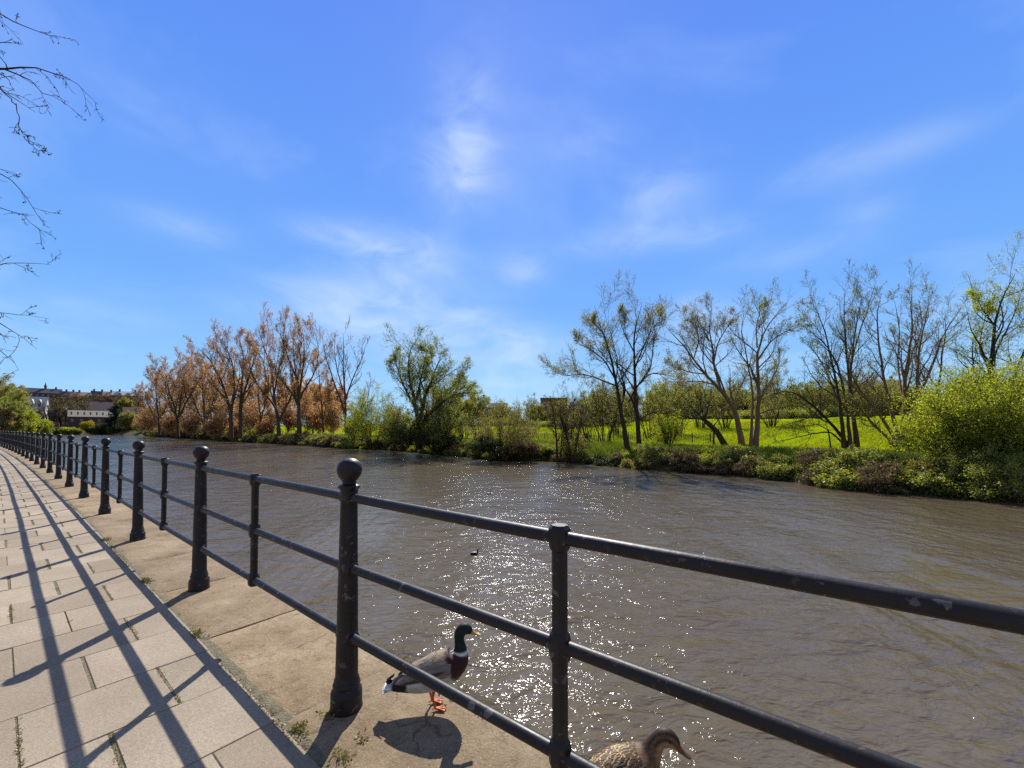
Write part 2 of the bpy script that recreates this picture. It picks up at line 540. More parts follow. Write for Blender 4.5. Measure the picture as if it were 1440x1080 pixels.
# keep the water sheet to the river's own outline (a little under the banks)
wp = np.concatenate([np.array([Q(a, 0.40)[:2] for a in np.linspace(-70, 150, 80)]), bank[::-1]])
me = bpy.data.meshes.new('river')
from mathutils.geometry import tessellate_polygon
tri = tessellate_polygon([[Vector((p[0], p[1], 0)) for p in wp]])
mbw = MB(); mbw.add(np.c_[wp, np.full(len(wp), WZ)], [list(t) for t in tri])
riv = mbw.build('river', [M['water']])
tag(riv, 'brown rippled river water glittering under the sun', kind='structure')
# make the sheet face up
if riv.data.polygons[0].normal.z < 0:
    riv.data.flip_normals()

# sandy path along the far bank
def strip_on_land(s_off, width, u0, u1, lift, name, mat, label, wob=0.5):
    pts = []
    P = resample(bank[2:19], 120)
    d = np.gradient(P, axis=0); d /= np.linalg.norm(d, axis=1, keepdims=True)
    n = np.stack([d[:, 1], -d[:, 0]], 1)
    sel = []
    for p, nn in zip(P, n):
        u = CX + F * p[0] / p[1]
        if u0 <= u <= u1:
            sel.append((p, nn))
    V, Fq = [], []
    for i, (p, nn) in enumerate(sel):
        w = wob * math.sin(i * 0.7)
        for k in range(4):
            q = p + nn * (s_off + w + (k / 3 - 0.5) * width)
            V.append([q[0], q[1], gz(q[0], q[1]) + lift])
        if i:
            for k in range(3):
                a = (i - 1) * 4 + k
                Fq.append([a, a + 1, a + 5, a + 4])
    m = MB(); m.add(V, Fq, 0, True)
    return tag(m.build(name, [mat]), label, kind='structure')

# ------------------------------------------------------------------ promenade paving
mb = MB()
ROW, SL = 0.505, 0.525
aoff = 2.65 - 1.97
def slab(mb, a0, a1, o0, o1, z0, z1, bev, mat=0, jitter=0.0):
    tilt = rng.normal(0, jitter, 4)
    c = [(a0, o0), (a1, o0), (a1, o1), (a0, o1)]
    ci = [(a0 + bev, o0 + bev), (a1 - bev, o0 + bev), (a1 - bev, o1 - bev), (a0 + bev, o1 - bev)]
    V = [Q(a, o, z0) for a, o in c] + [Q(a, o, z1 - bev) for a, o in c] + [Q(a, o, z1 + t) for (a, o), t in zip(ci, tilt)]
    Fq = []
    for k in range(4):
        j = (k + 1) % 4
        Fq.append([k, k + 4, j + 4, j]); Fq.append([k + 4, k + 8, j + 8, j + 4])
    Fq.append([8, 11, 10, 9])
    mb.add(V, Fq, mat)
for r in range(-14, 150):
    a0 = aoff + r * ROW
    o = -0.26
    first = SL * 0.5 if r % 2 == 0 else SL
    w = first
    n = 0
    while o > -5.4:
        g = rng.choice([0.006, 0.011, 0.017])
        slab(mb, a0 + 0.002, a0 + ROW - 0.002, o - w + g, o - 0.002 if n == 0 else o, -0.07, rng.normal(0, 0.001), 0.003, 0, 0.0007)
        o -= w; w = SL; n += 1
tag(mb.build('pavement', [M['paving']]), 'pale concrete slabs of the riverside promenade laid in staggered rows', kind='structure')
# joint filling under the slabs
mb = MB()
aa = np.arange(-9, 78, 0.5)
Vj = np.array([[Q(a, -5.5, -0.0045), Q(a, -0.2, -0.0045)] for a in aa]).reshape(-1, 3)
k = np.arange(len(aa) - 1) * 2
mb.add(Vj, np.stack([k, k + 1, k + 3, k + 2], 1)[:, ::-1])
jo = mb.build('pavement_joints', [M['joint']])
tag(jo, 'mossy soil filling the gaps between the paving slabs', kind='structure')
if jo.data.polygons[0].normal.z < 0: jo.data.flip_normals()

# moss and weeds growing in the joints (uncountable)
mb = MB()
def tufts(mb, centres, nper, spread, size, up=0.5):
    n = len(centres)
    C = np.repeat(np.asarray(centres), nper, 0)
    C = C + rng.normal(0, 1, C.shape) * np.array([spread, spread, spread * 0.15])
    C[:, 2] = np.abs(C[:, 2] + 0.002) * 0.6
    D = rng.normal(0, 1, C.shape); D[:, 2] = np.abs(D[:, 2]) * up + 0.15
    D /= np.linalg.norm(D, axis=1, keepdims=True)
    W = np.cross(D, rng.normal(0, 1, C.shape)); W /= np.linalg.norm(W, axis=1, keepdims=True)
    L = size * rng.uniform(0.5, 1.3, (len(C), 1))
    V = np.stack([C, C + D * L * 0.5 + W * L * 0.22, C + D * L, C + D * L * 0.5 - W * L * 0.22], 1)
    mb.add(V.reshape(-1, 3), np.arange(len(C) * 4).reshape(-1, 4))
cs = []
for r in range(-6, 40):
    a0 = aoff + r * ROW
    o = -0.26 - (SL * 0.5 if r % 2 == 0 else SL)
    while o > -3.5:
        if rng.random() < 0.6:
            lo, hi = sorted(rng.uniform(0, 1, 2)); 
            if rng.random() < 0.7: lo, hi = 0.0, 1.0
            for _ in range(int(26 * (hi - lo)) + 3):
                cs.append(Q(a0 + ROW * rng.uniform(lo, hi), o + 0.008 + rng.normal(0, 0.004), -0.006))
        o -= SL
tufts(mb, cs, 5, 0.004, 0.010, 0.4)
cs = []
for a in np.arange(-4, 30, 0.02):
    if math.sin(a * 3.1) + math.sin(a * 1.3 + 2) + rng.normal(0, 0.6) > 0.5:
        cs.append(Q(a, -0.262 + rng.normal(0, 0.007), -0.003))
tufts(mb, cs, 5, 0.008, 0.014, 0.5)
cs = []
for a, o, n, sp in ((0.02, -0.22, 34, 0.03), (1.48, -0.25, 40, 0.04), (3.05, -0.25, 60, 0.05), (5.3, -0.25, 50, 0.05), (-0.30, -0.18, 16, 0.04), (-0.25, -0.07, 8, 0.02),
                    (0.0, -0.09, 15, 0.03), (0.2, 0.43, 40, 0.08), (-0.4, 0.42, 40, 0.1), (0.55, 0.42, 50, 0.1)):
    for _ in range(n):
        cs.append(Q(a + rng.normal(0, sp), o + rng.normal(0, sp * 0.4), 0.0))
tufts(mb, cs, 4, 0.008, 0.018, 0.7)
tag(mb.build('moss', [M['moss']]), 'green and yellow moss growing in paving joints and beside the railing', kind='stuff')

# ------------------------------------------------------------------ quay wall with coping stones
qw = empty('quay_wall', Q(0, 0.4, 0), 'low stone quay wall with worn sandstone coping under the railing', 'wall')
base = np.array(qw.location)
mb = MB()
aa = np.arange(-40, 150, 1.0)
Vw = np.array([[Q(a, 0.395, -0.21), Q(a, 0.395, -3.8)] for a in aa]).reshape(-1, 3) - base
k = np.arange(len(aa) - 1) * 2
mb.add(Vw, np.stack([k, k + 1, k + 3, k + 2], 1))
mb.build('wall_face', [M['wall_stone']], qw)
mb = MB()
def coping(mb, a0, a1, o0, o1, z0, z1):
    """worn block: fine grid on top with rounded uneven edges"""
    na, no = 26, 16
    g = 0.004
    ta = np.linspace(a0 + g, a1 - g, na); to = np.linspace(o0 + g, o1, no)
    wob = rng.normal(0, 1, (na, no))
    for _ in range(2):
        wob = (wob + np.roll(wob, 1, 0) + np.roll(wob, -1, 0) + np.roll(wob, 1, 1) + np.roll(wob, -1, 1)) / 3.2
    V = np.zeros((na, no, 3))
    ew = rng.normal(0, 0.006, na)
    chip = rng.random(4)
    for i in range(na):
        for j in range(no):
            da = min(ta[i] - a0, a1 - ta[i]); do = min(to[j] - o0, (o1 - to[j]) * 0.6)
            d = min(da, do)
            zz = z1 - 0.016 * max(0, 1 - d / 0.035) ** 2 + wob[i, j] * 0.0022
            cd = math.hypot(min(ta[i] - a0, a1 - ta[i]), to[j] - o0)
            V[i, j] = Q(ta[i], to[j] + (ew[i] if j == no - 1 else 0), zz)
    idx = np.arange(na * no).reshape(na, no)
    mb.add(V.reshape(-1, 3) - base, np.stack([idx[:-1, :-1], idx[1:, :-1], idx[1:, 1:], idx[:-1, 1:]], -1).reshape(-1, 4)[:, ::-1], 0, True)
    # skirts
    for line in (V[0], V[-1][::-1], V[:, 0][::-1], V[:, -1]):
        lo = line.copy(); lo[:, 2] = z0
        W = np.stack([line, lo], 1).reshape(-1, 3) - base
        k = np.arange(len(line) - 1) * 2
        mb.add(W, np.stack([k, k + 1, k + 3, k + 2], 1)[:, ::-1], 0, False)
a = 0.16 - 1.225 * 8
while a < 100:
    coping(mb, a, a + 1.225, -0.256, 0.43, -0.22, rng.normal(0.002, 0.002))
    a += 1.225
cp = mb.build('coping', [M['coping']], qw)

# ------------------------------------------------------------------ railing
rail_o = empty('railing', Q(0, 0, 0), 'long black cast iron railing with ball topped posts along the promenade edge', 'railing')
rbase = np.array(rail_o.location)
post_prof = [(0.0, -0.02), (0.078, -0.02), (0.0785, 0.004), (0.076, 0.02), (0.0755, 0.075), (0.0735, 0.088), (0.066, 0.098), (0.0615, 0.105), (0.064, 0.112),
             (0.0665, 0.119), (0.064, 0.127), (0.0595, 0.131), (0.061, 0.137), (0.0590, 0.146), (0.0555, 0.152), (0.0545, 0.17), (0.049, 0.60), (0.0415, 1.03), (0.0405, 1.072),
             (0.043, 1.078), (0.043, 1.086), (0.047, 1.094), (0.053, 1.100), (0.0545, 1.106), (0.052, 1.111), (0.043, 1.114), (0.036, 1.118), (0.0, 1.119)]
fin_prof = [(0.0, 1.1185), (0.034, 1.1185), (0.033, 1.124), (0.0345, 1.132), (0.041, 1.142), (0.051, 1.155), (0.0590, 1.172), (0.0618, 1.188), (0.0605, 1.204), (0.0545, 1.222), (0.044, 1.236), (0.030, 1.245), (0.015, 1.2495), (0.0, 1.2505)]
mp_ = MB().lathe(post_prof, 24).data('post', [M['iron']])
mf_ = MB().lathe(fin_prof, 24).data('finial', [M['iron']])
for me_ in (mp_, mf_):
    me_.polygons.foreach_set('use_smooth', np.ones(len(me_.polygons), bool))
mbb = MB()
# baluster: ridged bar with swollen eyes where the rails pass (local x along the rail)
RZ = (0.358, 0.697, 1.052)
sec = []
def bal_sec(z):
    w, d = 0.0225, 0.0215
    for r in RZ:
        t = abs(z - r)
        if t < 0.05:
            k = math.sqrt(max(0, 1 - (t / 0.05) ** 2))
            w = max(w, 0.0225 + 0.0095 * k); d = max(d, 0.0215 + 0.0125 * k)
    return w, d
zs = np.concatenate([np.linspace(r - 0.05, r + 0.05, 13) for r in RZ])
zs = np.unique(np.clip(np.r_[0.316, zs, 0.5, 0.85, 1.088], 0.316, 1.088))
Vb = []
for z in zs:
    w, d = bal_sec(z)
    sh = 1.0
    if z > 1.084 or z < 0.32: sh = 0.8
    w *= sh; d *= sh
    Vb.append([(-w, -d * .55, z), (-w * .45, -d, z), (w * .45, -d, z), (w, -d * .55, z), (w, d * .55, z), (w * .45, d, z), (-w * .45, d, z), (-w, d * .55, z)])
Vb = np.array(Vb); nb_ = len(zs)
ix = np.arange(nb_ * 8).reshape(nb_, 8)
mbb.add(Vb.reshape(-1, 3), np.stack([ix[:-1], np.roll(ix, -1, 1)[:-1], np.roll(ix, -1, 1)[1:], ix[1:]], -1).reshape(-1, 4))
mbb.add(Vb[0], [list(range(8))[::-1]]); mbb.add(Vb[-1], [list(range(8))])
mbal = mbb.data('baluster', [M['iron']])

posts_px = {0: (487, 994), 1: (283, 827.5), 2: (195.5, 760), 3: (149.5, 722), 4: (119.5, 699.5), 5: (98, 684), 6: (83, 672.5)}
KMIN, KMAX = -2, 26
post_a = {k: (k * 2.5 if k < 1 else 2.44 + 2.55 * (k - 1)) for k in range(KMIN, KMAX + 1)}
for k in range(KMIN, KMAX + 1):
    p = Q(post_a[k], 0, 0)
    o = bpy.data.objects.new('post', mp_); COL.objects.link(o); o.parent = rail_o
    o.location = p - rbase; o.rotation_euler = (rng.normal(0, 0.004), rng.normal(0, 0.004), k * 1.1)
    f = bpy.data.objects.new('finial', mf_); COL.objects.link(f); f.parent = o
    if k == KMAX: continue
    a0, a1 = post_a[k], post_a[k + 1]
    am = (a0 + a1) / 2
    q0, q1 = Q(a0, 0), Q(a1, 0)
    h = math.atan2(q1[1] - q0[1], q1[0] - q0[0])
    mid = (q0 + q1) / 2
    bo = bpy.data.objects.new('baluster', mbal); COL.objects.link(bo); bo.parent = rail_o
    bo.location = mid - rbase; bo.rotation_euler = (0, 0, h)
    L = np.linalg.norm(q1 - q0)
    for z in RZ:
        m = MB()
        shaft = 0.0405 + (1.07 - z) / 0.9 * 0.014
        e = L / 2 - shaft + 0.012
        xs = np.linspace(-e, e, 12)
        sag = rng.normal(0, 0.0025)
        P = np.stack([xs, np.zeros(12), sag * (1 - (xs / e) ** 2)], 1)
        m.tubes(P, np.full(12, 0.0222), 16)
        for sgn in (-1, 1):     # flanged sockets at the posts
            m.tubes(np.array([[sgn * (e - 0.016), 0, 0], [sgn * (e - 0.014), 0, 0], [sgn * (e + 0.004), 0, 0], [sgn * (e + 0.02), 0, 0]]), np.array([0.023, 0.0335, 0.036, 0.036]), 16, 0, True)
        ro = m.build('rail', [M['iron']], rail_o)
        ro.location = mid + np.array([0, 0, z]) - rbase
        ro.rotation_euler = (0, 0, h)

# ------------------------------------------------------------------ ducks
def loft(secs, n=20):
    """secs: (x, z, half height, half width) along a path in the xz plane; returns V, F, ring index"""
    S_ = np.array(secs, float)
    d = np.r_[0, np.cumsum(np.hypot(np.diff(S_[:, 0]), np.diff(S_[:, 1])))]
    m = 4 * (len(S_) - 1) + 1
    t = np.linspace(0, d[-1], m)
    # smooth (catmull-like) interpolation
    def cr(y):
        out = np.zeros(m)
        g = np.gradient(y, d)
        for i, tt in enumerate(t):
            k = min(max(np.searchsorted(d, tt) - 1, 0), len(d) - 2)
            hh = d[k + 1] - d[k]; s = (tt - d[k]) / hh
            out[i] = (2 * s**3 - 3 * s**2 + 1) * y[k] + (s**3 - 2 * s**2 + s) * hh * g[k] + (-2 * s**3 + 3 * s**2) * y[k + 1] + (s**3 - s**2) * hh * g[k + 1]
        return out
    X, Z, H, W = (cr(S_[:, i]) for i in range(4))
    H = np.maximum(H, 0.002); W = np.maximum(W, 0.002)
    tx, tz = np.gradient(X, t), np.gradient(Z, t)
    ln = np.hypot(tx, tz); tx /= ln; tz /= ln
    ang = np.arange(n) * 2 * PI / n
    V = np.zeros((m, n, 3))
    for i in range(m):
        up = np.array([-tz[i], 0, tx[i]])
        V[i] = np.array([X[i], 0, Z[i]]) + np.cos(ang)[:, None] * up * H[i] + np.sin(ang)[:, None] * np.array([0, 1.0, 0]) * W[i]
    ix = np.arange(m * n).reshape(m, n)
    Fq = np.stack([ix[:-1], np.roll(ix, -1, 1)[:-1], np.roll(ix, -1, 1)[1:], ix[1:]], -1).reshape(-1, 4)
    frac = np.repeat((t[:-1] + t[1:]) / 2 / d[-1], n)
    phi = np.tile((ang + PI / n) % (2 * PI), m - 1)
    return V.reshape(-1, 3), Fq, frac, phi, (V[0], V[-1]), d / d[-1]

def add_loft(mb, secs, n=20):
    V, Fq, fr, phi, ends, dd = loft(secs, n)
    mb.add(V, Fq, 0, True)
    m = len(V) // n
    mb.add(V[-n:], [list(range(n))], 0, True)
    mb.add(V[:n], [list(range(n))[::-1]], 0, True)
    t_ = np.repeat(np.linspace(0, 1, m), n); ph = np.tile(np.arange(n) * 2 * PI / n, m)
    return V.reshape(m, n, 3), np.r_[t_, np.ones(n), np.zeros(n)], np.r_[ph, np.arange(n) * 2 * PI / n, np.arange(n) * 2 * PI / n]

def paint(o, cols):
    """plumage colours per point"""
    at_ = o.data.color_attributes.new('plumage', 'FLOAT_COLOR', 'POINT')
    at_.data.foreach_set('color', np.c_[cols, np.ones(len(cols))].astype(np.float32).ravel())

def plumage_mat(name, rough=0.55, spec=0.3, scale=90, amt=0.6, stretch=(0.3, 1, 1)):
    t = NT(name)
    at_ = t.n('ShaderNodeAttribute'); at_.attribute_name = 'plumage'
    v = t.coord(scale=stretch)
    f = t.noise(v, scale, 4, 0.65)
    col = t.mix(amt, at_.outputs['Color'], t.ramp(f, [(0.3, (0.5, 0.5, 0.5)), (0.7, (1.45, 1.45, 1.45))]), 'MULTIPLY')
    return t.pbr(col, rough, t.bump(f, 0.4, 0.003), spec)

def blend(base, c, w):
    return base * (1 - w[:, None]) + np.array(c)[None] * w[:, None]

def feather_cover(mb, G, trange, prange, count, L, W, lift=0.0015, mats=(0, 1)):
    """overlapping pointed feathers lying on the lofted body grid G, tips towards the tail"""
    m, n, _ = G.shape
    for _ in range(count):
        fi = rng.uniform(*trange) * (m - 2) + 0.5; fj = rng.uniform(*prange) / (2 * PI) * n
        i = int(fi); j = int(math.floor(fj)) % n
        p = G[i, j] + (G[i, (j + 1) % n] - G[i, j]) * (fj - math.floor(fj)) + (G[min(i + 1, m - 1), j] - G[i, j]) * (fi - i)
        back = G[max(i - 2, 0), j] - G[i, j]; back /= np.linalg.norm(back) + 1e-9
        side = G[i, (j + 1) % n] - G[i, (j - 1) % n]; side /= np.linalg.norm(side) + 1e-9
        nrm = np.cross(side, back); nrm /= np.linalg.norm(nrm) + 1e-9
        cen = G[i].mean(0)
        if nrm @ (p - cen) < 0: nrm = -nrm
        l = L * rng.uniform(0.75, 1.2); w = W * rng.uniform(0.8, 1.2)
        q = rng.normal(0, 0.12); bk = back * math.cos(q) + side * math.sin(q); sd = np.cross(nrm, bk)
        for lay, sc_ in ((0, 1.0), (1, 0.55)):
            ll, ww = l * (1 if lay == 0 else 0.86), w * sc_
            z = lift * (1 + lay * 0.7)
            V = [p - bk * 0.001, p + bk * ll * .35 + sd * ww * .5 + nrm * z, p + bk * ll * .75 + sd * ww * .4 + nrm * (z + .0008), p + bk * ll + nrm * (z + .001), p + bk * ll * .75 - sd * ww * .4 + nrm * (z + .0008), p + bk * ll * .35 - sd * ww * .5 + nrm * z]
            V[0] = V[0] + nrm * (0.0004 + lay * 0.0004)
            mb.add(V, [[0, 1, 2, 3, 4, 5]], mats[lay])

def feather_mat(name, c1, c2, scale=70, stretch=(0.35, 1, 1), rough=0.6, bump=0.35, pos=(0.35, 0.65), spec=0.3):
    t = NT(name)
    v = t.coord(scale=stretch)
    f = t.noise(v, scale, 4, 0.6)
    col = t.ramp(f, [(pos[0], c1), (pos[1], c2)])
    return t.pbr(col, rough, t.bump(f, bump, 0.003), spec)
def scalloped_mat(name, dark, pale, scale=46):
    t = NT(name)
    v = t.coord(scale=(0.55, 1, 1))
    vo = t.n('ShaderNodeTexVoronoi'); vo.feature = 'DISTANCE_TO_EDGE'; vo.inputs['Scale'].default_value = scale
    w = t.n('ShaderNodeVectorMath', operation='ADD')
    nz = t.n('ShaderNodeTexNoise'); nz.inputs['Scale'].default_value = 30
    sc = t.n('ShaderNodeVectorMath', operation='SCALE'); sc.inputs['Scale'].default_value = 0.02
    t.l(v, nz.inputs['Vector']); t.l(nz.outputs['Color'], sc.inputs[0]); t.l(v, w.inputs[0]); t.l(sc.outputs[0], w.inputs[1])
    t.l(w.outputs[0], vo.inputs['Vector'])
    col = t.ramp(vo.outputs['Distance'], [(0.0, pale), (0.09, pale), (0.17, dark), (0.6, dark)])
    st = t.noise(t.coord(scale=(0.2, 1, 1)), 120, 3)
    col = t.mix(0.35, col, t.ramp(st, [(0.35, (0.4, 0.4, 0.4)), (0.65, (1.4, 1.4, 1.4))]), 'MULTIPLY')
    return t.pbr(col, 0.65, t.bump(vo.outputs['Distance'], 0.4, 0.01), 0.25)

D = {}
D['green'] = feather_mat('drake_green_head', (0.006, 0.013, 0.014), (0.009, 0.026, 0.022), 90, (1, 1, 1), 0.34, 0.15, spec=0.6)
D['white'] = feather_mat('white_feather', (0.6, 0.6, 0.58), (0.8, 0.8, 0.78), 60)
D['chest'] = feather_mat('chestnut_breast', (0.025, 0.009, 0.010), (0.055, 0.02, 0.018), 80, (1, 1, 1))
D['flank'] = feather_mat('grey_flank', (0.34, 0.33, 0.32), (0.55, 0.54, 0.53), 120, (1, 1, 0.5))
D['back'] = feather_mat('brown_grey_back', (0.16, 0.12, 0.085), (0.30, 0.24, 0.18), 60)
D['black'] = feather_mat('black_rump', (0.008, 0.008, 0.012), (0.02, 0.02, 0.028), 60, rough=0.4)
D['wing'] = feather_mat('grey_brown_wing', (0.13, 0.11, 0.10), (0.22, 0.19, 0.165), 55, (0.12, 1, 1))
D['primary'] = feather_mat('dark_primaries', (0.03, 0.026, 0.024), (0.075, 0.066, 0.06), 55, (0.12, 1, 1))
D['orange'] = simple_mat('orange_leg_skin', (0.48, 0.075, 0.02), (0.62, 0.13, 0.03), 40, 0.5, 0.3, 0.002)
D['bill'] = simple_mat('yellow_bill', (0.34, 0.22, 0.04), (0.44, 0.29, 0.06), 30, 0.35)
D['hbill'] = simple_mat('brown_orange_bill', (0.06, 0.03, 0.015), (0.17, 0.075, 0.02), 20, 0.4)
D['eye'] = simple_mat('duck_eye', (0.003, 0.003, 0.003), (0.006, 0.006, 0.006), 5, 0.08)
D['scal'] = scalloped_mat('mottled_brown_feather', (0.085, 0.05, 0.028), (0.36, 0.26, 0.145), 105)
D['scal2'] = scalloped_mat('mottled_wing_feather', (0.075, 0.046, 0.026), (0.40, 0.29, 0.165), 80)
D['brown'] = feather_mat('fine_streaked_head', (0.05, 0.025, 0.012), (0.22, 0.13, 0.065), 150, (0.4, 1, 1))
D['dkbrown'] = feather_mat('dark_crown_feather', (0.02, 0.011, 0.006), (0.075, 0.042, 0.024), 150, (0.4, 1, 1))

def wing_part(mb, side, x0, x1, z0, z1, y, hmax, thick, mats=(0, 1), tip=None):
    """folded wing: overlapping curved feather rows lying on the flank"""
    rows = [(0.0, 1.0, 0.0, 0), (0.22, 1.0, 0.4, 0), (0.45, 1.0, 0.75, 1)]
    n, mcols = 16, 8
    for lo, hi, drop_, mt in rows:
        V = np.zeros((n, mcols, 3))
        for i in range(n):
            t = i / (n - 1)
            x = x1 + (x0 - x1) * (lo * 0.25 + t * (1 - lo * 0.25))
            zc = z1 + (z0 - z1) * t
            hh = hmax * (math.sin(PI * min(1, (t * 0.86 + 0.14))) ** 0.6) * (1 - lo * 0.3)
            for j in range(mcols):
                s = j / (mcols - 1) * 2 - 1
                V[i, j] = (x, side * (y * (1 - 0.55 * t * t) - 0.45 * hh * max(0, s) ** 2 + thick * (1 - s * s) + 0.002 * (1 - lo)), zc + s * hh * (1 - 0.35 * lo) - 0.006 * drop_)
        ix = np.arange(n * mcols).reshape(n, mcols)
        f = np.stack([ix[:-1, :-1], ix[1:, :-1], ix[1:, 1:], ix[:-1, 1:]], -1).reshape(-1, 4)
        mb.add(V.reshape(-1, 3), f if side > 0 else f[:, ::-1], mats[mt], True)

def leg_part(mb, x, y, ztop, fwd=0.01, fl=0.056):
    mb.tubes(np.array([[x - 0.012, y, ztop], [x - 0.018, y, ztop * 0.62], [x - 0.006, y, 0.016], [x, y, 0.006]]), np.array([0.011, 0.0065, 0.0052, 0.006]), 8, 0, True)
    toes = [(-0.42, fl * 0.92), (0.0, fl), (0.42, fl * 0.88)]
    tips = []
    for a, L in toes:
        tips.append((x + math.cos(a) * L, y + math.sin(a) * L, 0.004))
        mb.tubes(np.array([[x - 0.004, y, 0.009], [x + math.cos(a) * L * .5, y + math.sin(a) * L * .5, 0.008], list(tips[-1])]), np.array([0.0055, 0.0045, 0.0028]), 6, 0, True)
    mids = [((tips[i][0] + tips[i + 1][0]) / 2 - 0.008, (tips[i][1] + tips[i + 1][1]) / 2, 0.004) for i in (0, 1)]
    top = [(x, y, 0.0075), tips[0], mids[0], tips[1], mids[1], tips[2]]
    V = [(p[0], p[1], p[2] + 0.0012) for p in top] + [(p[0], p[1], 0.001) for p in top]
    mb.add(V, [[0, 1, 2], [0, 2, 3], [0, 3, 4], [0, 4, 5], [6, 8, 7], [6, 9, 8], [6, 10, 9], [6, 11, 10]])
    mb.add(V, [[i, (i + 1) % 6, (i + 1) % 6 + 6, i + 6] for i in range(6)])
    mb.tubes(np.array([[x - 0.004, y, 0.012], [x - 0.022, y, 0.004]]), np.array([0.004, 0.002]), 6, 0, True)

def make_bill(name, p0, p1, w0, w1, mat, parent):
    """flat spatulate duck bill from the face p0 to the tip p1 (x, z)"""
    m = MB()
    p0 = np.array(p0); p1 = np.array(p1)
    secs = []
    for t, h, w in ((0, 1.0, 0.9), (0.25, 0.78, 0.92), (0.55, 0.5, 1.0), (0.8, 0.38, 1.12), (0.95, 0.3, 1.0), (1.0, 0.15, 0.6)):
        p = p0 + (p1 - p0) * t
        secs.append((p[0], p[1] + 0.004 * math.sin(PI * t) * -1, w0 * h, w1 * w))
    add_loft(m, secs, 16)
    return m.build(name, [mat], parent)

# ---- drake
dpos = Q(-0.32, 0.30, 0)
dpos = on_plane(612, 993, 0.003)
D['back_edge'] = feather_mat('pale_feather_edge', (0.34, 0.28, 0.21), (0.46, 0.39, 0.30), 60)
D['hen_edge'] = feather_mat('straw_feather_edge', (0.48, 0.33, 0.15), (0.66, 0.48, 0.25), 60)
D['hen_core'] = feather_mat('dark_feather_core', (0.055, 0.030, 0.016), (0.15, 0.09, 0.045), 60)
drake = empty('mallard_drake', dpos, 'green headed drake duck with white neck ring standing on the stone edge', 'duck', rz=math.radians(6))
dsec = [(-0.268, 0.114, 0.006, 0.030), (-0.235, 0.119, 0.016, 0.042), (-0.19, 0.126, 0.034, 0.052), (-0.12, 0.144, 0.062, 0.075), (-0.04, 0.163, 0.079, 0.088), (0.03, 0.186, 0.086, 0.090),
        (0.085, 0.212, 0.082, 0.083), (0.124, 0.243, 0.062, 0.064), (0.135, 0.275, 0.040, 0.042), (0.132, 0.305, 0.029, 0.030), (0.128, 0.335, 0.0265, 0.026), (0.131, 0.362, 0.029, 0.027),
        (0.146, 0.381, 0.031, 0.028), (0.166, 0.384, 0.0285, 0.0255), (0.183, 0.376, 0.022, 0.020), (0.194, 0.369, 0.014, 0.015)]
m = MB(); G, tt, ph = add_loft(m, dsec, 40)
bo = m.build('body', [plumage_mat('drake_plumage', 0.6, 0.2)], drake)
up = np.cos(ph); jn = rng.normal(0, 0.006, len(tt))
c = np.tile(np.array([0.42, 0.41, 0.40]), (len(tt), 1))                                   # grey flanks
c = blend(c, (0.30, 0.23, 0.16), sstep(0.25, 0.6, up))                                    # tan back
c = blend(c, (0.60, 0.59, 0.57), sstep(-0.35, -0.8, up) * 0.6)                            # paler belly
c = blend(c, (0.035, 0.013, 0.016), sstep(0.565, 0.605, tt + jn - 0.025 * up - 0.02 * sstep(-0.3, -0.9, up)))     # chestnut breast
c = blend(c, (0.7, 0.7, 0.68), sstep(0.722, 0.727, tt + jn * .4 + 0.006 * up))                        # neck ring
c = blend(c, (0.008, 0.019, 0.019), sstep(0.737, 0.742, tt + jn * .4 + 0.006 * up))                    # dark green head
c = blend(c, (0.010, 0.010, 0.014), sstep(0.215, 0.19, tt + jn))                          # black rump
c = blend(c, (0.65, 0.65, 0.63), sstep(0.075, 0.06, tt))
paint(bo, c)
m = MB(); feather_cover(m, G, (0.24, 0.52), (-0.75, 0.75), 150, 0.042, 0.026)
m.build('back_feathers', [D['back_edge'], D['back']], drake)
for s in (-1, 1):
    m = MB(); wing_part(m, s, -0.205, 0.085, 0.150, 0.222, 0.084, 0.043, 0.011); 
    m.build('wing', [D['wing'], D['primary']], drake)
    m = MB(); leg_part(m, -0.005 + (0.012 if s < 0 else -0.01), s * 0.032, 0.10); m.build('leg', [D['orange']], drake)
    m = MB(); m.lathe([(0, -0.0055), (0.004, -0.004), (0.0055, 0), (0.004, 0.004), (0, 0.0055)], 10, (0.163, s * 0.0245, 0.389)); m.build('eye', [D['eye']], drake)
make_bill('bill', (0.186, 0.373), (0.247, 0.349), 0.0135, 0.0125, D['bill'], drake)
m = MB()
for yy in (-0.008, 0.008):     # curled black tail feathers
    t = np.linspace(0, 1, 9)
    m.tubes(np.stack([-0.225 - 0.03 * np.sin(t * 3.4), yy + 0 * t, 0.138 + 0.035 * t - 0.012 * np.sin(t * 3)], 1), 0.009 * (1 - t * 0.7), 6, 0, True)
m.build('tail_curl', [D['black']], drake)
m = MB()
for k in range(7):
    yy = (k - 3) * 0.011
    V = [(-0.215, yy - 0.009, 0.124), (-0.215, yy + 0.009, 0.124), (-0.285 + abs(yy) * 0.5, yy * 1.5 + 0.006, 0.108 + abs(yy) * .1), (-0.285 + abs(yy) * 0.5, yy * 1.5 - 0.006, 0.108 + abs(yy) * .1)]
    V2 = [(x, y, z - 0.004) for x, y, z in V]
    m.add(V + V2, [[0, 1, 2, 3], [7, 6, 5, 4], [0, 4, 5, 1], [1, 5, 6, 2], [2, 6, 7, 3], [3, 7, 4, 0]])
D['tail'] = feather_mat('grey_white_tail', (0.30, 0.30, 0.30), (0.46, 0.46, 0.45), 60)
m.build('tail', [D['tail']], drake)
drake.scale = (0.93, 0.93, 0.98)

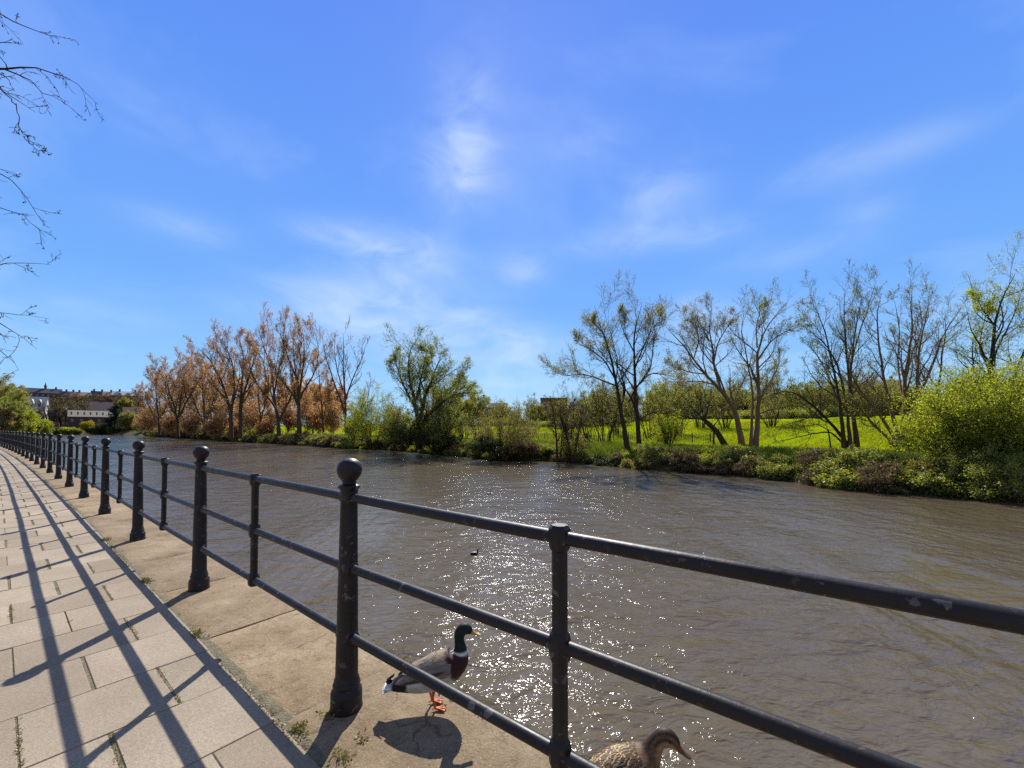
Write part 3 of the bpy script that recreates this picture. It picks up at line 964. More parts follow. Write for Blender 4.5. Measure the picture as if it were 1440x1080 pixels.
# ---- female
hp = Q(-1.02, 0.31, 0)
hen = empty('mallard_hen', (0.388, 1.505, 0.003), 'mottled brown female duck with her head bent beyond the lower rail', 'duck', rz=math.radians(9))
hen.scale = (0.90, 0.90, 1.03)
hsec = [(-0.25, 0.112, 0.006, 0.030), (-0.22, 0.117, 0.018, 0.044), (-0.17, 0.126, 0.038, 0.056), (-0.10, 0.142, 0.060, 0.073), (-0.02, 0.158, 0.074, 0.086), (0.05, 0.172, 0.074, 0.084),
        (0.096, 0.190, 0.060, 0.068), (0.124, 0.214, 0.045, 0.049), (0.142, 0.240, 0.035, 0.036), (0.156, 0.262, 0.031, 0.031), (0.174, 0.278, 0.032, 0.0295), (0.195, 0.283, 0.0315, 0.029), (0.213, 0.276, 0.026, 0.0245),
        (0.225, 0.266, 0.019, 0.0185), (0.231, 0.259, 0.013, 0.0145)]
def turn_head(o, yaw, px=0.135, z0=0.215, z1=0.265):
    me = o.data; n = len(me.vertices); co = np.zeros(n * 3); me.vertices.foreach_get('co', co); co = co.reshape(-1, 3)
    w = sstep(z0, z1, co[:, 2]) * (co[:, 0] > 0.06); w = np.where(co[:, 0] > 0.2, 1.0, w)
    a_ = w * yaw; x = co[:, 0] - px; y = co[:, 1].copy()
    co[:, 0] = px + x * np.cos(a_) - y * np.sin(a_); co[:, 1] = x * np.sin(a_) + y * np.cos(a_)
    me.vertices.foreach_set('co', co.ravel()); me.update()
HY = math.radians(-30)
m = MB(); G, tt, ph = add_loft(m, hsec, 40)
bo = m.build('body', [plumage_mat('hen_plumage', 0.6, 0.25, 130, 0.85)], hen)
up = np.cos(ph)
c = np.tile(np.array([0.20, 0.135, 0.075]), (len(tt), 1))
c = blend(c, (0.30, 0.22, 0.13), sstep(0.1, -0.6, up))
c = blend(c, (0.13, 0.075, 0.04), sstep(0.56, 0.68, tt))
c = blend(c, (0.25, 0.165, 0.095), sstep(0.70, 0.76, tt) * sstep(0.3, -0.2, up))           # buff cheek and throat
c = blend(c, (0.035, 0.02, 0.012), sstep(0.68, 0.76, tt) * sstep(0.62, 0.80, up))          # dark crown
c = blend(c, (0.03, 0.018, 0.012), sstep(0.80, 0.83, tt) * np.exp(-((up - 0.22) / 0.13) ** 2))    # eye stripe
paint(bo, c); turn_head(bo, HY)
m = MB(); feather_cover(m, G, (0.12, 0.60), (-1.25, 1.25), 420, 0.040, 0.021)
feather_cover(m, G, (0.52, 0.66), (-2.0, 2.0), 170, 0.024, 0.014)
feather_cover(m, G, (0.12, 0.55), (-2.2, -1.0), 130, 0.036, 0.020); feather_cover(m, G, (0.12, 0.55), (1.0, 2.2), 130, 0.036, 0.020)
m.build('feathers', [D['hen_edge'], D['hen_core']], hen)
for s in (-1, 1):
    m = MB(); wing_part(m, s, -0.20, 0.075, 0.140, 0.188, 0.083, 0.045, 0.010); m.build('wing', [D['hen_core'], D['hen_edge']], hen)
    m = MB(); leg_part(m, 0.0 + 0.01 * s, s * 0.034, 0.11); m.build('leg', [D['orange']], hen)
    m = MB(); m.lathe([(0, -0.0055), (0.004, -0.004), (0.0055, 0), (0.004, 0.004), (0, 0.0055)], 10, (0.203, s * 0.0255, 0.286)); turn_head(m.build('eye', [D['eye']], hen), HY)
turn_head(make_bill('bill', (0.226, 0.263), (0.278, 0.236), 0.0135, 0.0125, D['hbill'], hen), HY)

# ---- two small birds swimming out on the river
def water_bird(loc, label, s, rz):
    e = empty('waterfowl', loc, label, 'bird', 'dark waterfowl swimming on the river', rz)
    m = MB()
    sec_ = np.array([(-0.17, 0.075, 0.008, 0.02), (-0.13, 0.06, 0.03, 0.05), (-0.06, 0.04, 0.055, 0.075), (0.02, 0.035, 0.06, 0.08), (0.08, 0.045, 0.05, 0.06), (0.115, 0.075, 0.033, 0.035), (0.12, 0.115, 0.022, 0.022), (0.125, 0.15, 0.026, 0.025), (0.145, 0.168, 0.026, 0.024), (0.165, 0.16, 0.016, 0.016)]) * s
    add_loft(m, sec_, 14); m.build('body', [D['black']], e)
    make_bill('bill', (0.16 * s, 0.162 * s), (0.205 * s, 0.148 * s), 0.011 * s, 0.011 * s, D['hbill'], e)
water_bird(on_plane(667, 779.5, WZ), 'small dark bird swimming on open water nearest the rail', 0.82, 0.15)
water_bird(on_plane(687, 695, WZ), 'tiny dark bird on glittering water farther towards the opposite bank', 0.9, 0.1)

# ------------------------------------------------------------------ vegetation
def unit(a):
    return a / (np.linalg.norm(a, axis=-1, keepdims=True) + 1e-9)

def grow(P, R, K, ang, ratio, up=0.2, wander=0.25, N=6, t0=0.25, rr=0.55, taper=0.85, lens=None, jit=0.35, droop=0.0):
    """children of every polyline in P (B,M,3): K each; returns polylines (B*K,N,3), radii"""
    B, Mx, _ = P.shape
    t = t0 + (1 - t0) * (np.arange(K)[None, :] + rng.uniform(0.05, 0.95, (B, K))) / K
    t = np.clip(t, 0, 0.985)
    x = t * (Mx - 1); i = x.astype(int); f = (x - i)[..., None]
    b = np.arange(B)[:, None]
    pos = P[b, i] * (1 - f) + P[b, i + 1] * f
    tan = unit(P[b, i + 1] - P[b, i])
    rad = R[b, i] * (1 - f[..., 0]) + R[b, i + 1] * f[..., 0]
    plen = np.linalg.norm(np.diff(P, axis=1), axis=2).sum(1) if lens is None else lens
    az = rng.normal(0, 1, tan.shape)
    perp = unit(np.cross(tan, az))
    a = np.radians(ang) * rng.uniform(1 - jit, 1 + jit, t.shape)[..., None]
    d = unit(tan * np.cos(a) + perp * np.sin(a))
    L = (plen[:, None] * ratio * rng.uniform(0.6, 1.25, t.shape) * (1.2 - 0.68 * t))
    pos = pos.reshape(-1, 3); d = d.reshape(-1, 3); L = L.reshape(-1); rad = rad.reshape(-1)
    out = np.zeros((len(pos), N, 3)); out[:, 0] = pos
    step = (L / (N - 1))[:, None]
    for k in range(1, N):
        s = k / (N - 1)
        d = d + rng.normal(0, 1, d.shape) * wander + np.array([0, 0, 1.0]) * (up - droop * s * 2) * (1.0 / (N - 1)) * 2
        d = unit(d)
        out[:, k] = out[:, k - 1] + d * step
    r0 = np.minimum(rad * rr, L * 0.035 + 0.004)
    r = r0[:, None] * (1 - taper * np.linspace(0, 1, N))[None, :]
    return out, r

def leaves(mb, P, n, size, spread, mat=0, droop=0.0, aspect=0.45, t0=0.15, dirmix=0.7):
    B, N, _ = P.shape
    if B == 0 or n <= 0: return
    cnt = int(round(B * n))
    bi = rng.integers(0, B, cnt)
    t = rng.uniform(t0, 1, cnt) * (N - 1) * 0.999
    i = t.astype(int); f = (t - i)[:, None]
    c = P[bi, i] * (1 - f) + P[bi, i + 1] * f
    tan = unit(P[bi, i + 1] - P[bi, i])
    c = c + rng.normal(0, spread, c.shape)
    d = unit(tan * (1 - dirmix) + rng.normal(0, 1, c.shape) * dirmix + np.array([0, 0, -droop]))
    w = unit(np.cross(d, rng.normal(0, 1, c.shape)))
    L = size * rng.uniform(0.55, 1.35, (cnt, 1))
    V = np.stack([c, c + d * L * 0.45 + w * L * aspect * 0.5, c + d * L, c + d * L * 0.45 - w * L * aspect * 0.5], 1)
    mb.add(V.reshape(-1, 3), np.arange(cnt * 4).reshape(-1, 4), mat)

M['bark_dark'] = bark_mat('dark_bark', (0.025, 0.018, 0.012), (0.075, 0.055, 0.038))
M['bark_brown'] = bark_mat('brown_bark', (0.05, 0.032, 0.020), (0.13, 0.085, 0.055))
M['bark_red'] = bark_mat('reddish_twig_bark', (0.12, 0.072, 0.045), (0.25, 0.16, 0.10))
M['bark_grey'] = bark_mat('grey_bark', (0.06, 0.05, 0.038), (0.15, 0.125, 0.095))
M['lf_copper'] = leaf_mat('copper_young_leaf', (0.26, 0.150, 0.068), (0.47, 0.285, 0.13), (0.64, 0.43, 0.21), 0.58, (1.4, 1.2, 0.9))
M['lf_willow'] = leaf_mat('willow_spring_leaf', (0.12, 0.155, 0.03), (0.25, 0.29, 0.055), (0.40, 0.42, 0.10), 0.6)
M['lf_olive'] = leaf_mat('olive_young_leaf', (0.13, 0.13, 0.04), (0.27, 0.26, 0.08), (0.40, 0.38, 0.13), 0.6)
M['lf_bright'] = leaf_mat('bright_hawthorn_leaf', (0.17, 0.22, 0.018), (0.34, 0.41, 0.03), (0.54, 0.56, 0.07), 0.62, (1.35, 1.25, 0.4))
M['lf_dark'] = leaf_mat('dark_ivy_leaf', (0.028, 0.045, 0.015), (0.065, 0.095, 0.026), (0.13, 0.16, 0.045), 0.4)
M['lf_yellow'] = leaf_mat('yellow_willow_leaf', (0.15, 0.16, 0.022), (0.27, 0.27, 0.04), (0.38, 0.36, 0.07), 0.5)
M['lf_purple'] = leaf_mat('purple_brown_bud', (0.06, 0.035, 0.028), (0.12, 0.075, 0.055), (0.17, 0.14, 0.06), 0.35)
M['lf_belt'] = leaf_mat('mixed_hedgerow_leaf', (0.17, 0.195, 0.05), (0.30, 0.33, 0.085), (0.44, 0.46, 0.14), 0.6, scale=0.3)
M['lf_belt2'] = leaf_mat('brownish_hedgerow_leaf', (0.18, 0.155, 0.065), (0.31, 0.27, 0.115), (0.43, 0.39, 0.17), 0.55, scale=0.3)
M['lf_conifer'] = leaf_mat('dark_conifer_needle', (0.008, 0.016, 0.010), (0.016, 0.03, 0.018), (0.03, 0.048, 0.026), 0.15)
M['lf_forsythia'] = leaf_mat('yellow_flower', (0.40, 0.32, 0.01), (0.6, 0.5, 0.02), (0.7, 0.6, 0.05), 0.4, (1, 1, 0.5))
M['lf_bramble'] = leaf_mat('bramble_stem_leaf', (0.08, 0.058, 0.036), (0.16, 0.12, 0.07), (0.26, 0.22, 0.10), 0.4)

VS = [1.0]
def limb_pts(px, Y, base, n=16, wig=0.014):
    """px: (u, v, depth offset, radius) -> local polyline with a little natural waviness"""
    pts = np.array([at(u, v if v > 600 else 600 - (600 - v) * VS[0], Y + dy) for u, v, dy, r in px]) - base
    r = np.array([q[3] for q in px])
    d = np.r_[0, np.cumsum(np.linalg.norm(np.diff(pts, axis=0), axis=1))]
    t = np.linspace(0, d[-1], n)
    # smooth through the points
    out = np.stack([np.interp(t, d, pts[:, k]) for k in range(3)], 1)
    for _ in range(2):
        out[1:-1] = out[1:-1] * 0.5 + (out[:-2] + out[2:]) * 0.25
    out[1:-1] += rng.normal(0, wig * d[-1] / 8, (n - 2, 3))
    return out, np.interp(t, d, r)

def tree(name, label, cat, base, limbs, levels, bark, leaf, leaf_n, leaf_size, leaf_spread=0.12, group=None, trunk_levels=1, sides=7, twig_mat=None, droop=0.0, leaf_lv=(-1,), aspect=0.45, dirmix=0.7, ivy=None, tmin=None):
    if tmin is None: tmin = max(0.004, 0.00019 * base[1])
    """limbs: list of (polyline local, radii); grows the levels; trunk mesh + crown mesh"""
    e = empty(name, base, label, cat, group)
    P = np.array([l[0] for l in limbs]); R = np.array([l[1] for l in limbs])
    mt, mc = MB(), MB()
    mt.tubes(P, R, sides)
    lv = [(P, R)]
    for i, L in enumerate(levels):
        src = lv[-1]
        C_, r_ = grow(src[0], src[1], **L)
        lv.append((C_, r_))
        if i < trunk_levels:
            mt.tubes(C_, np.maximum(r_, tmin), 5)
        else:
            mc.tubes(C_, np.maximum(r_, tmin), 3, 1)
    for k in leaf_lv:
        leaves(mc, lv[k][0], leaf_n, leaf_size, leaf_spread, 0, droop, aspect, dirmix=dirmix)
    if ivy:
        n_ivy, sz, tmax = ivy
        leaves(mc, P[:, :max(3, int(P.shape[1] * tmax))], n_ivy, sz, 0.22, 2, 0.4, 0.8, 0.0, 1.0)
    mt.build('trunk', [bark], e)
    mc.build('crown', [leaf, twig_mat or bark, M['lf_dark']], e)
    return e

def auto_limbs(h, n, spread, r, lean=(0, 0), fork=0.25, wig=0.05, N=12):
    out = []
    fk = h * fork
    for k in range(n):
        az = 2 * PI * (k + rng.uniform(-0.3, 0.3)) / max(n, 1)
        sp = spread * rng.uniform(0.35, 1.0) if n > 1 else 0
        hh = h * rng.uniform(0.8, 1.0)
        t = np.linspace(0, 1, N)
        tt = np.clip((t * hh - fk) / (hh - fk), 0, 1)
        x = lean[0] * t + math.cos(az) * sp * tt ** 0.75
        y = lean[1] * t + math.sin(az) * sp * tt ** 0.75
        P = np.stack([x, y, t * hh], 1)
        P[1:] += np.cumsum(rng.normal(0, wig * h / N, (N - 1, 3)), 0) * np.array([1, 1, 0.3])
        out.append((P, r * (1 - 0.86 * t) * (1.0 if k == 0 else 0.85)))
    return out

def shrub_limbs(h, half, n, r=0.03, low=0.05, N=8, out=0.9):
    """stems fanning from the ground to fill a dome"""
    P, o = [], []
    for k in range(n):
        az = rng.uniform(0, 2 * PI); q = math.sqrt(rng.uniform(0.0, 1))
        tx, ty = math.cos(az) * half * q, math.sin(az) * half * q
        hz = h * math.sqrt(max(0.03, 1 - (q * out) ** 2)) * rng.uniform(0.55, 1.12)
        t = np.linspace(0, 1, N)
        bx, by = tx * 0.22, ty * 0.22
        X = bx + (tx - bx) * t ** 1.1; Yv = by + (ty - by) * t ** 1.1; Z = hz * t ** (0.8)
        A = np.stack([X, Yv, Z], 1)
        A[1:] += np.cumsum(rng.normal(0, 0.035 * h / N * 2, (N - 1, 3)), 0)
        o.append((A, r * (1 - 0.8 * t)))
    return o

TW = lambda K, ang=38, ratio=0.5, **k: dict(K=K, ang=ang, ratio=ratio, **k)

def ground_base(u, Y):
    p = at(u, 600, Y); return np.array([p[0], p[1], gz(p[0], p[1]) - 0.05])

def px_tree(name, label, u, Y, limbs_px, levels, bark, leaf, n, size, spread, **kw):
    b = ground_base(u, Y)
    # carry every limb that starts at the ground down to the soil
    L = []
    for px in limbs_px:
        px = [tuple(q) for q in px]
        P, R = limb_pts(px, Y, b)
        R = R * (0.8 if Y > 85 else 1.0)
        if px[0][1] > 595:
            P[0][2] = min(P[0][2], 0.0)
            R = R * (1 + 0.5 * np.exp(-np.linspace(0, 1, len(R)) * 14))
        L.append((P, R))
    return tree(name, label, 'tree', b, L, levels, bark, leaf, n, size, spread, **kw)

# ---- big bare trees with copper young leaves on the opposite bank, far upstream
G1 = 'copper leaved trees along the opposite bank'
def copper(label, u, Y, limbs, n=8, K=(9, 8, 6), sz=0.27, leaf='lf_copper', ratio=(0.36, 0.45, 0.5), **kw):
    lv = [TW(K[0], 34, ratio[0], up=0.45, wander=0.12, N=7, t0=0.22), TW(K[1], 36, ratio[1], up=0.35, wander=0.16, N=5, t0=0.15), TW(K[2], 38, ratio[2], up=0.25, wander=0.2, N=4, t0=0.1)]
    return px_tree('riverside_tree', label, u, Y, limbs, lv, M['bark_brown'], M[leaf], n, sz, 0.22, group=G1, trunk_levels=2, twig_mat=M['bark_red'], **kw)
VS[0] = 0.88
copper('tall copper tree with two thick ivy clad trunks and broad fanning crown', 330, 112, [
    [(324, 612, 0, .55), (325, 580, 0, .5), (318, 545, 1, .38), (305, 510, 2, .25), (290, 485, 3, .14), (276, 472, 3, .05)],
    [(326, 600, 0, .4), (325, 575, 0, .38), (330, 540, -2, .3), (328, 500, -3, .2), (318, 470, -4, .1), (309, 458, -4, .04)],
    [(338, 612, 1, .55), (338, 570, 1, .48), (340, 530, 2, .36), (344, 495, 3, .24), (338, 468, 4, .12), (335, 452, 4, .04)],
    [(339, 590, 1, .35), (340, 555, 0, .33), (350, 522, -2, .24), (357, 490, -4, .14), (361, 466, -4, .04)],
    [(325, 580, 0, .3), (320, 560, 2, .27), (303, 538, 5, .2), (286, 515, 7, .12), (270, 500, 8, .04)]], ivy=(90, 0.3, 0.3))
copper('tall copper tree forking low into a leaning right limb', 393, 106, [
    [(393, 612, 0, .55), (391, 580, 0, .46), (385, 550, 1, .36), (383, 515, 2, .27), (374, 480, 3, .15), (366, 455, 3, .08), (361, 438, 3, .03)],
    [(392, 585, 0, .36), (386, 565, 0, .32), (369, 543, -3, .25), (355, 520, -5, .18), (349, 495, -6, .1), (352, 468, -6, .03)],
    [(393, 590, 0, .4), (400, 572, 0, .34), (410, 552, 2, .26), (416, 530, 3, .16), (424, 500, 4, .04)],
    [(385, 552, 1, .28), (391, 512, -2, .2), (400, 482, -3, .12), (398, 450, -3, .03)],
    [(386, 560, 1, .22), (376, 530, 3, .18), (370, 500, 5, .1), (378, 455, 6, .03)]], ivy=(50, 0.3, 0.2), n=5)
copper('tallest copper tree with one stout upright trunk and feathery top', 421, 101, [
    [(421, 612, 0, .6), (421, 580, 0, .5), (420, 548, 0, .4), (417, 520, 1, .28), (405, 490, 2, .18), (396, 462, 2, .1), (391, 440, 2, .05), (397, 432, 2, .02)],
    [(420, 555, 0, .36), (424, 525, -1, .28), (427, 500, -2, .2), (428, 470, -3, .12), (425, 440, -3, .03)],
    [(420, 560, 0, .3), (428, 540, 1, .26), (440, 520, 3, .2), (448, 492, 4, .12), (447, 460, 4, .06), (440, 443, 4, .02)],
    [(420, 570, 0, .26), (414, 553, -2, .22), (400, 530, -4, .15), (385, 512, -5, .04)],
    [(421, 540, 0, .25), (414, 500, 3, .18), (412, 470, 5, .1), (413, 442, 5, .03)]], n=4.2)
copper('nearly leafless tree ending the copper row beside the green bush', 487, 92, [
    [(488, 615, 0, .42), (486, 582, 0, .36), (480, 560, 0, .28), (468, 525, 1, .18), (460, 492, 2, .1), (452, 466, 2, .05), (454, 450, 2, .02)],
    [(486, 584, 0, .32), (485, 542, 0, .25), (482, 502, 0, .16), (484, 468, 0, .08), (482, 450, 0, .02)],
    [(485, 565, 0, .25), (489, 545, -1, .2), (498, 518, -2, .14), (508, 493, -3, .08), (515, 468, -3, .02)],
    [(487, 600, 0, .2), (495, 590, 1, .17), (507, 577, 2, .13), (516, 558, 2, .08), (521, 530, 2, .02)],
    [(486, 592, 0, .2), (478, 587, -2, .16), (468, 580, -3, .12), (456, 565, -4, .03)],
    [(482, 540, 0, .2), (474, 510, 3, .14), (470, 480, 4, .08), (471, 455, 4, .02)]], n=1.2, K=(8, 6, 4), sz=0.26)
copper('bushy copper tree at the upstream end with ivy on its trunk', 250, 142, [
    [(250, 614, 0, .5), (249, 585, 0, .45), (241, 552, 1, .3), (231, 525, 2, .18), (222, 506, 2, .04)],
    [(250, 595, 0, .4), (254, 555, 0, .32), (258, 525, -2, .2), (263, 500, -3, .04)],
    [(250, 590, 0, .35), (262, 560, -2, .28), (277, 532, -4, .18), (292, 508, -5, .04)],
    [(249, 585, 0, .3), (236, 560, 3, .25), (222, 540, 5, .15), (212, 525, 6, .04)]], n=12, ivy=(160, 0.4, 0.45), ratio=(0.42, 0.5, 0.5))
copper('smaller rounded copper tree hanging over the river bend', 222, 168, [
    [(224, 612, 0, .4), (223, 580, 0, .34), (219, 550, 0, .22), (220, 520, 0, .05)],
    [(224, 600, 0, .3), (232, 570, -2, .24), (238, 545, -3, .14), (242, 525, -3, .04)],
    [(224, 600, 0, .3), (215, 580, 2, .24), (209, 565, 3, .14), (204, 552, 3, .04)]], n=16, ratio=(0.5, 0.55, 0.5))
copper('copper tree with reddish haze of twigs behind the two trunked one', 288, 150, [
    [(288, 612, 0, .45), (287, 575, 0, .38), (285, 540, 0, .25), (283, 500, 0, .05)],
    [(288, 600, 0, .35), (298, 565, 2, .28), (306, 535, 3, .16), (312, 508, 3, .04)],
    [(288, 600, 0, .35), (276, 570, -2, .28), (268, 545, -3, .16), (262, 520, -3, .04)]], n=14, ratio=(0.45, 0.5, 0.5))
copper('thin dark stemmed copper tree standing between two tall ones', 367, 118, [
    [(368, 612, 0, .3), (366, 580, 0, .25), (362, 550, 0, .16), (366, 510, 0, .04)],
    [(367, 590, 0, .2), (373, 560, 1, .16), (378, 535, 2, .04)]], n=9)
copper('slender copper tree just left of the leafless one', 455, 112, [
    [(455, 612, 0, .3), (453, 575, 0, .25), (450, 535, 0, .16), (447, 492, 0, .04)],
    [(454, 590, 0, .2), (460, 560, 1, .16), (466, 530, 2, .04)]], n=7)
for i, (u, Y, h, lab) in enumerate(((352, 165, 22, 'low copper tree seen through the limbs behind the row'), (405, 150, 18, 'rusty brown tree glimpsed between two tall trunks behind'), (440, 140, 16, 'rusty small tree behind the slender copper one'), (468, 135, 13, 'smallest rusty tree at the edge of the meadow'), (310, 185, 24, 'dense rusty tree deep behind the two trunked one'), (262, 200, 24, 'rusty tree behind the ivy trunk'))):
    b = ground_base(u, Y)
    tree('riverside_tree', lab, 'tree', b, auto_limbs(h, 7, h * 0.38, 0.3, fork=0.08), [TW(7, 36, 0.42, up=0.3, N=6, wander=0.15), TW(6, 38, 0.5, up=0.2, N=4, wander=0.2), TW(4, 40, 0.5, N=4)], M['bark_brown'], M['lf_copper'], 14, 0.45, 0.3, group=G1, trunk_levels=1, twig_mat=M['bark_red'])

GC = 'copper scrub filling in behind the copper row'
COPPER_SCRUB = [(212, 185, 14, 562), (232, 178, 16, 545), (255, 172, 16, 540), (280, 160, 18, 535), (303, 150, 16, 545), (322, 140, 16, 552), (345, 135, 15, 548), (362, 132, 14, 556), (384, 128, 14, 558), (405, 124, 13, 556), (432, 122, 14, 552), (448, 118, 12, 562), (468, 114, 12, 556), (205, 192, 12, 578), (242, 150, 12, 580), (270, 142, 12, 582), (300, 136, 12, 584), (332, 124, 10, 588), (372, 118, 10, 590)]
VS[0] = 0.95
# ---- willow group, mid stream
def px_auto(name, label, u, Y, limbs, K, n, sz, leaf, bark='bark_dark', spread=0.14, ratio=(0.38, 0.45, 0.5), up=(0.3, 0.2, 0.1), cat='tree', **kw):
    lv = [TW(K[0], 38, ratio[0], up=up[0], wander=0.16, N=7, t0=0.25), TW(K[1], 40, ratio[1], up=up[1], wander=0.2, N=5, t0=0.15), TW(K[2], 42, ratio[2], up=up[2], wander=0.25, N=4, t0=0.1)]
    return px_tree(name, label, u, Y, limbs, lv, M[bark], M[leaf], n, sz, spread, **kw)
px_auto('willow_tree', 'green willow with bare upper twigs and drooping right side', 590, 62, [
    [(590, 632, 0, .4), (588, 592, 0, .34), (582, 556, 0, .25), (576, 530, 0, .18), (572, 505, 0, .1), (580, 480, 0, .03)],
    [(589, 600, 0, .3), (598, 555, -1, .22), (610, 522, -2, .13), (620, 496, -2, .03)],
    [(590, 605, 0, .28), (612, 572, 1, .2), (632, 548, 2, .13), (650, 536, 2, .06), (660, 548, 2, .02)],
    [(586, 575, 0, .22), (570, 545, 1, .15), (560, 520, 2, .09), (556, 497, 2, .03)],
    [(588, 600, 0, .24), (605, 580, -3, .18), (625, 560, -4, .12), (640, 552, -4, .03)],
    [(586, 560, 0, .18), (594, 520, 2, .12), (600, 488, 3, .03)]], (10, 8, 6), 7, 0.22, 'lf_willow', droop=0.8, ratio=(0.45, 0.5, 0.5), ivy=(130, 0.2, 0.4), trunk_levels=1, spread=0.2)
px_auto('willow_tree', 'yellowish weeping willow crown behind the green willow', 640, 72, [
    [(630, 625, 0, .35), (630, 590, 0, .28), (634, 560, 0, .18), (645, 535, 0, .05)],
    [(630, 610, 0, .3), (620, 575, 2, .22), (612, 545, 2, .05)],
    [(630, 610, 0, .3), (646, 580, -2, .22), (658, 565, -3, .05)]], (8, 7, 5), 15, 0.22, 'lf_yellow', droop=1.4, up=(0.2, -0.2, -0.7), spread=0.22)

def shrub(name, label, u, Y, half_px, top_v, leaf, n=9, sz=0.12, stems=22, K=(6, 5), bark='bark_dark', group=None, sink=0.0, spread=0.1, ratio=(0.42, 0.5), base=None, out=0.9, cat='bush', r=0.035, droop=0.2):
    b = ground_base(u, Y) if base is None else np.array(base, float)
    b[2] -= sink
    h = at(u, top_v, Y)[2] - b[2]
    half = half_px / F * Y
    lv = [TW(K[0], 44, ratio[0], up=0.15, wander=0.22, N=5, t0=0.15), TW(K[1], 45, ratio[1], up=0.05, wander=0.28, N=4, t0=0.1)]
    return tree(name, label, cat, b, shrub_limbs(h * 0.92, half * 0.92, int(stems * 1.4), r, out=out), lv, M[bark], M[leaf], n * 1.9, sz, spread, group=group, trunk_levels=0, sides=4, droop=droop)

for u, Y, hw, tv in COPPER_SCRUB:
    shrub('copper_scrub', 'rusty brown scrub filling in low behind the tall copper trees', u, Y, hw, tv, 'lf_copper', 5, 0.42, 16, K=(6, 4), bark='bark_red', group=GC, spread=0.3)
shrub('bush', 'large bright green bush hanging down to the water below the leafless tree', 524, 74, 44, 548, 'lf_bright', 5, 0.2, 34, spread=0.18)
shrub('bush', 'olive scrubby bush with bare twigs on top between bright bush and willow', 556, 70, 28, 556, 'lf_olive', 5, 0.18, 24, spread=0.18)
shrub('bush', 'dull green bush at the foot of the leafless tree', 500, 84, 20, 562, 'lf_olive', 5, 0.2, 20, spread=0.2)
shrub('willow_bush', 'broad green willow bush filling out the base of the tall willow', 618, 61, 44, 548, 'lf_willow', 5, 0.2, 40, K=(7, 5), spread=0.18, out=0.85, droop=0.5)
shrub('willow_bush', 'leafy willow bush left of the tall willow trunk', 562, 64, 30, 566, 'lf_willow', 4, 0.2, 30, K=(7, 5), spread=0.18)
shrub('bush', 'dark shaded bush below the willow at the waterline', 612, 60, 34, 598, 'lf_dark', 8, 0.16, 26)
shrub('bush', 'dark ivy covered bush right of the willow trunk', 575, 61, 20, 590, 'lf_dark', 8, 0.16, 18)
shrub('bush', 'broad dome of olive brown sallow bush on a point by the water', 706, 50, 62, 568, 'lf_olive', 5.5, 0.12, 44, K=(7, 5), bark='bark_red', spread=0.12)
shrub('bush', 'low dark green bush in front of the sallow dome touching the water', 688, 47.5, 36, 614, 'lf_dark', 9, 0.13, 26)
shrub('bush', 'small dark bush trailing off the right of the sallow dome', 742, 47, 18, 622, 'lf_bramble', 8, 0.13, 20)
px_auto('small_tree', 'small purple twigged tree with a dark leaning stem at the water', 790, 46, [
    [(783, 648, 0, .13), (783, 620, 0, .11), (780, 592, 0, .07), (776, 565, 0, .02)],
    [(806, 650, 0, .12), (800, 625, 0, .10), (793, 600, 0, .07), (786, 572, 0, .02)],
    [(806, 648, 0, .12), (811, 625, 0, .09), (815, 602, 0, .05), (818, 580, 0, .02)],
    [(788, 648, 0, .09), (790, 615, 1, .07), (798, 585, 1, .04), (803, 565, 1, .02)]], (9, 7, 5), 5, 0.12, 'lf_purple', bark='bark_dark', ratio=(0.42, 0.5, 0.5))
shrub('bush', 'thin grey green bush around the purple twigged tree', 806, 47, 26, 590, 'lf_olive', 3.0, 0.11, 24)

# ---- tall open trees of the right half
VS[0] = 0.87
px_auto('riverside_tree', 'tall twin trunked tree with one long limb reaching left', 890, 45, [
    [(886, 650, 0, .30), (879, 610, 0, .26), (872, 570, 0, .2), (866, 525, 0, .15), (858, 482, 1, .1), (845, 442, 2, .05), (836, 405, 2, .015)],
    [(900, 650, .5, .28), (897, 600, .5, .24), (893, 550, .5, .18), (892, 500, .5, .13), (890, 452, 0, .08), (899, 418, 0, .04), (903, 398, 0, .012)],
    [(870, 535, 0, .1), (852, 528, -1, .085), (830, 517, -2, .065), (808, 515, -3, .045), (795, 520, -3, .03), (779, 511, -3, .01)],
    [(866, 525, 0, .1), (850, 492, -1.5, .07), (830, 474, -2, .045), (810, 465, -2, .01)],
    [(884, 560, .5, .12), (898, 530, 1, .09), (915, 513, 2, .06), (938, 516, 3, .03), (950, 520, 3, .01)],
    [(893, 505, .5, .1), (905, 470, -1, .065), (917, 440, -2, .035), (922, 415, -2, .01)],
    [(858, 485, 1, .08), (850, 450, -1, .05), (828, 425, -2, .012)],
    [(892, 480, .5, .08), (878, 450, 2, .05), (868, 415, 3, .012)],
    [(897, 590, .5, .1), (915, 578, -1, .06), (938, 572, -2, .03), (950, 560, -2, .01)]], (10, 8, 6), 3.6, 0.15, 'lf_olive', up=(0.3, 0.2, 0.1), ratio=(0.44, 0.48, 0.5), spread=0.16, trunk_levels=2)
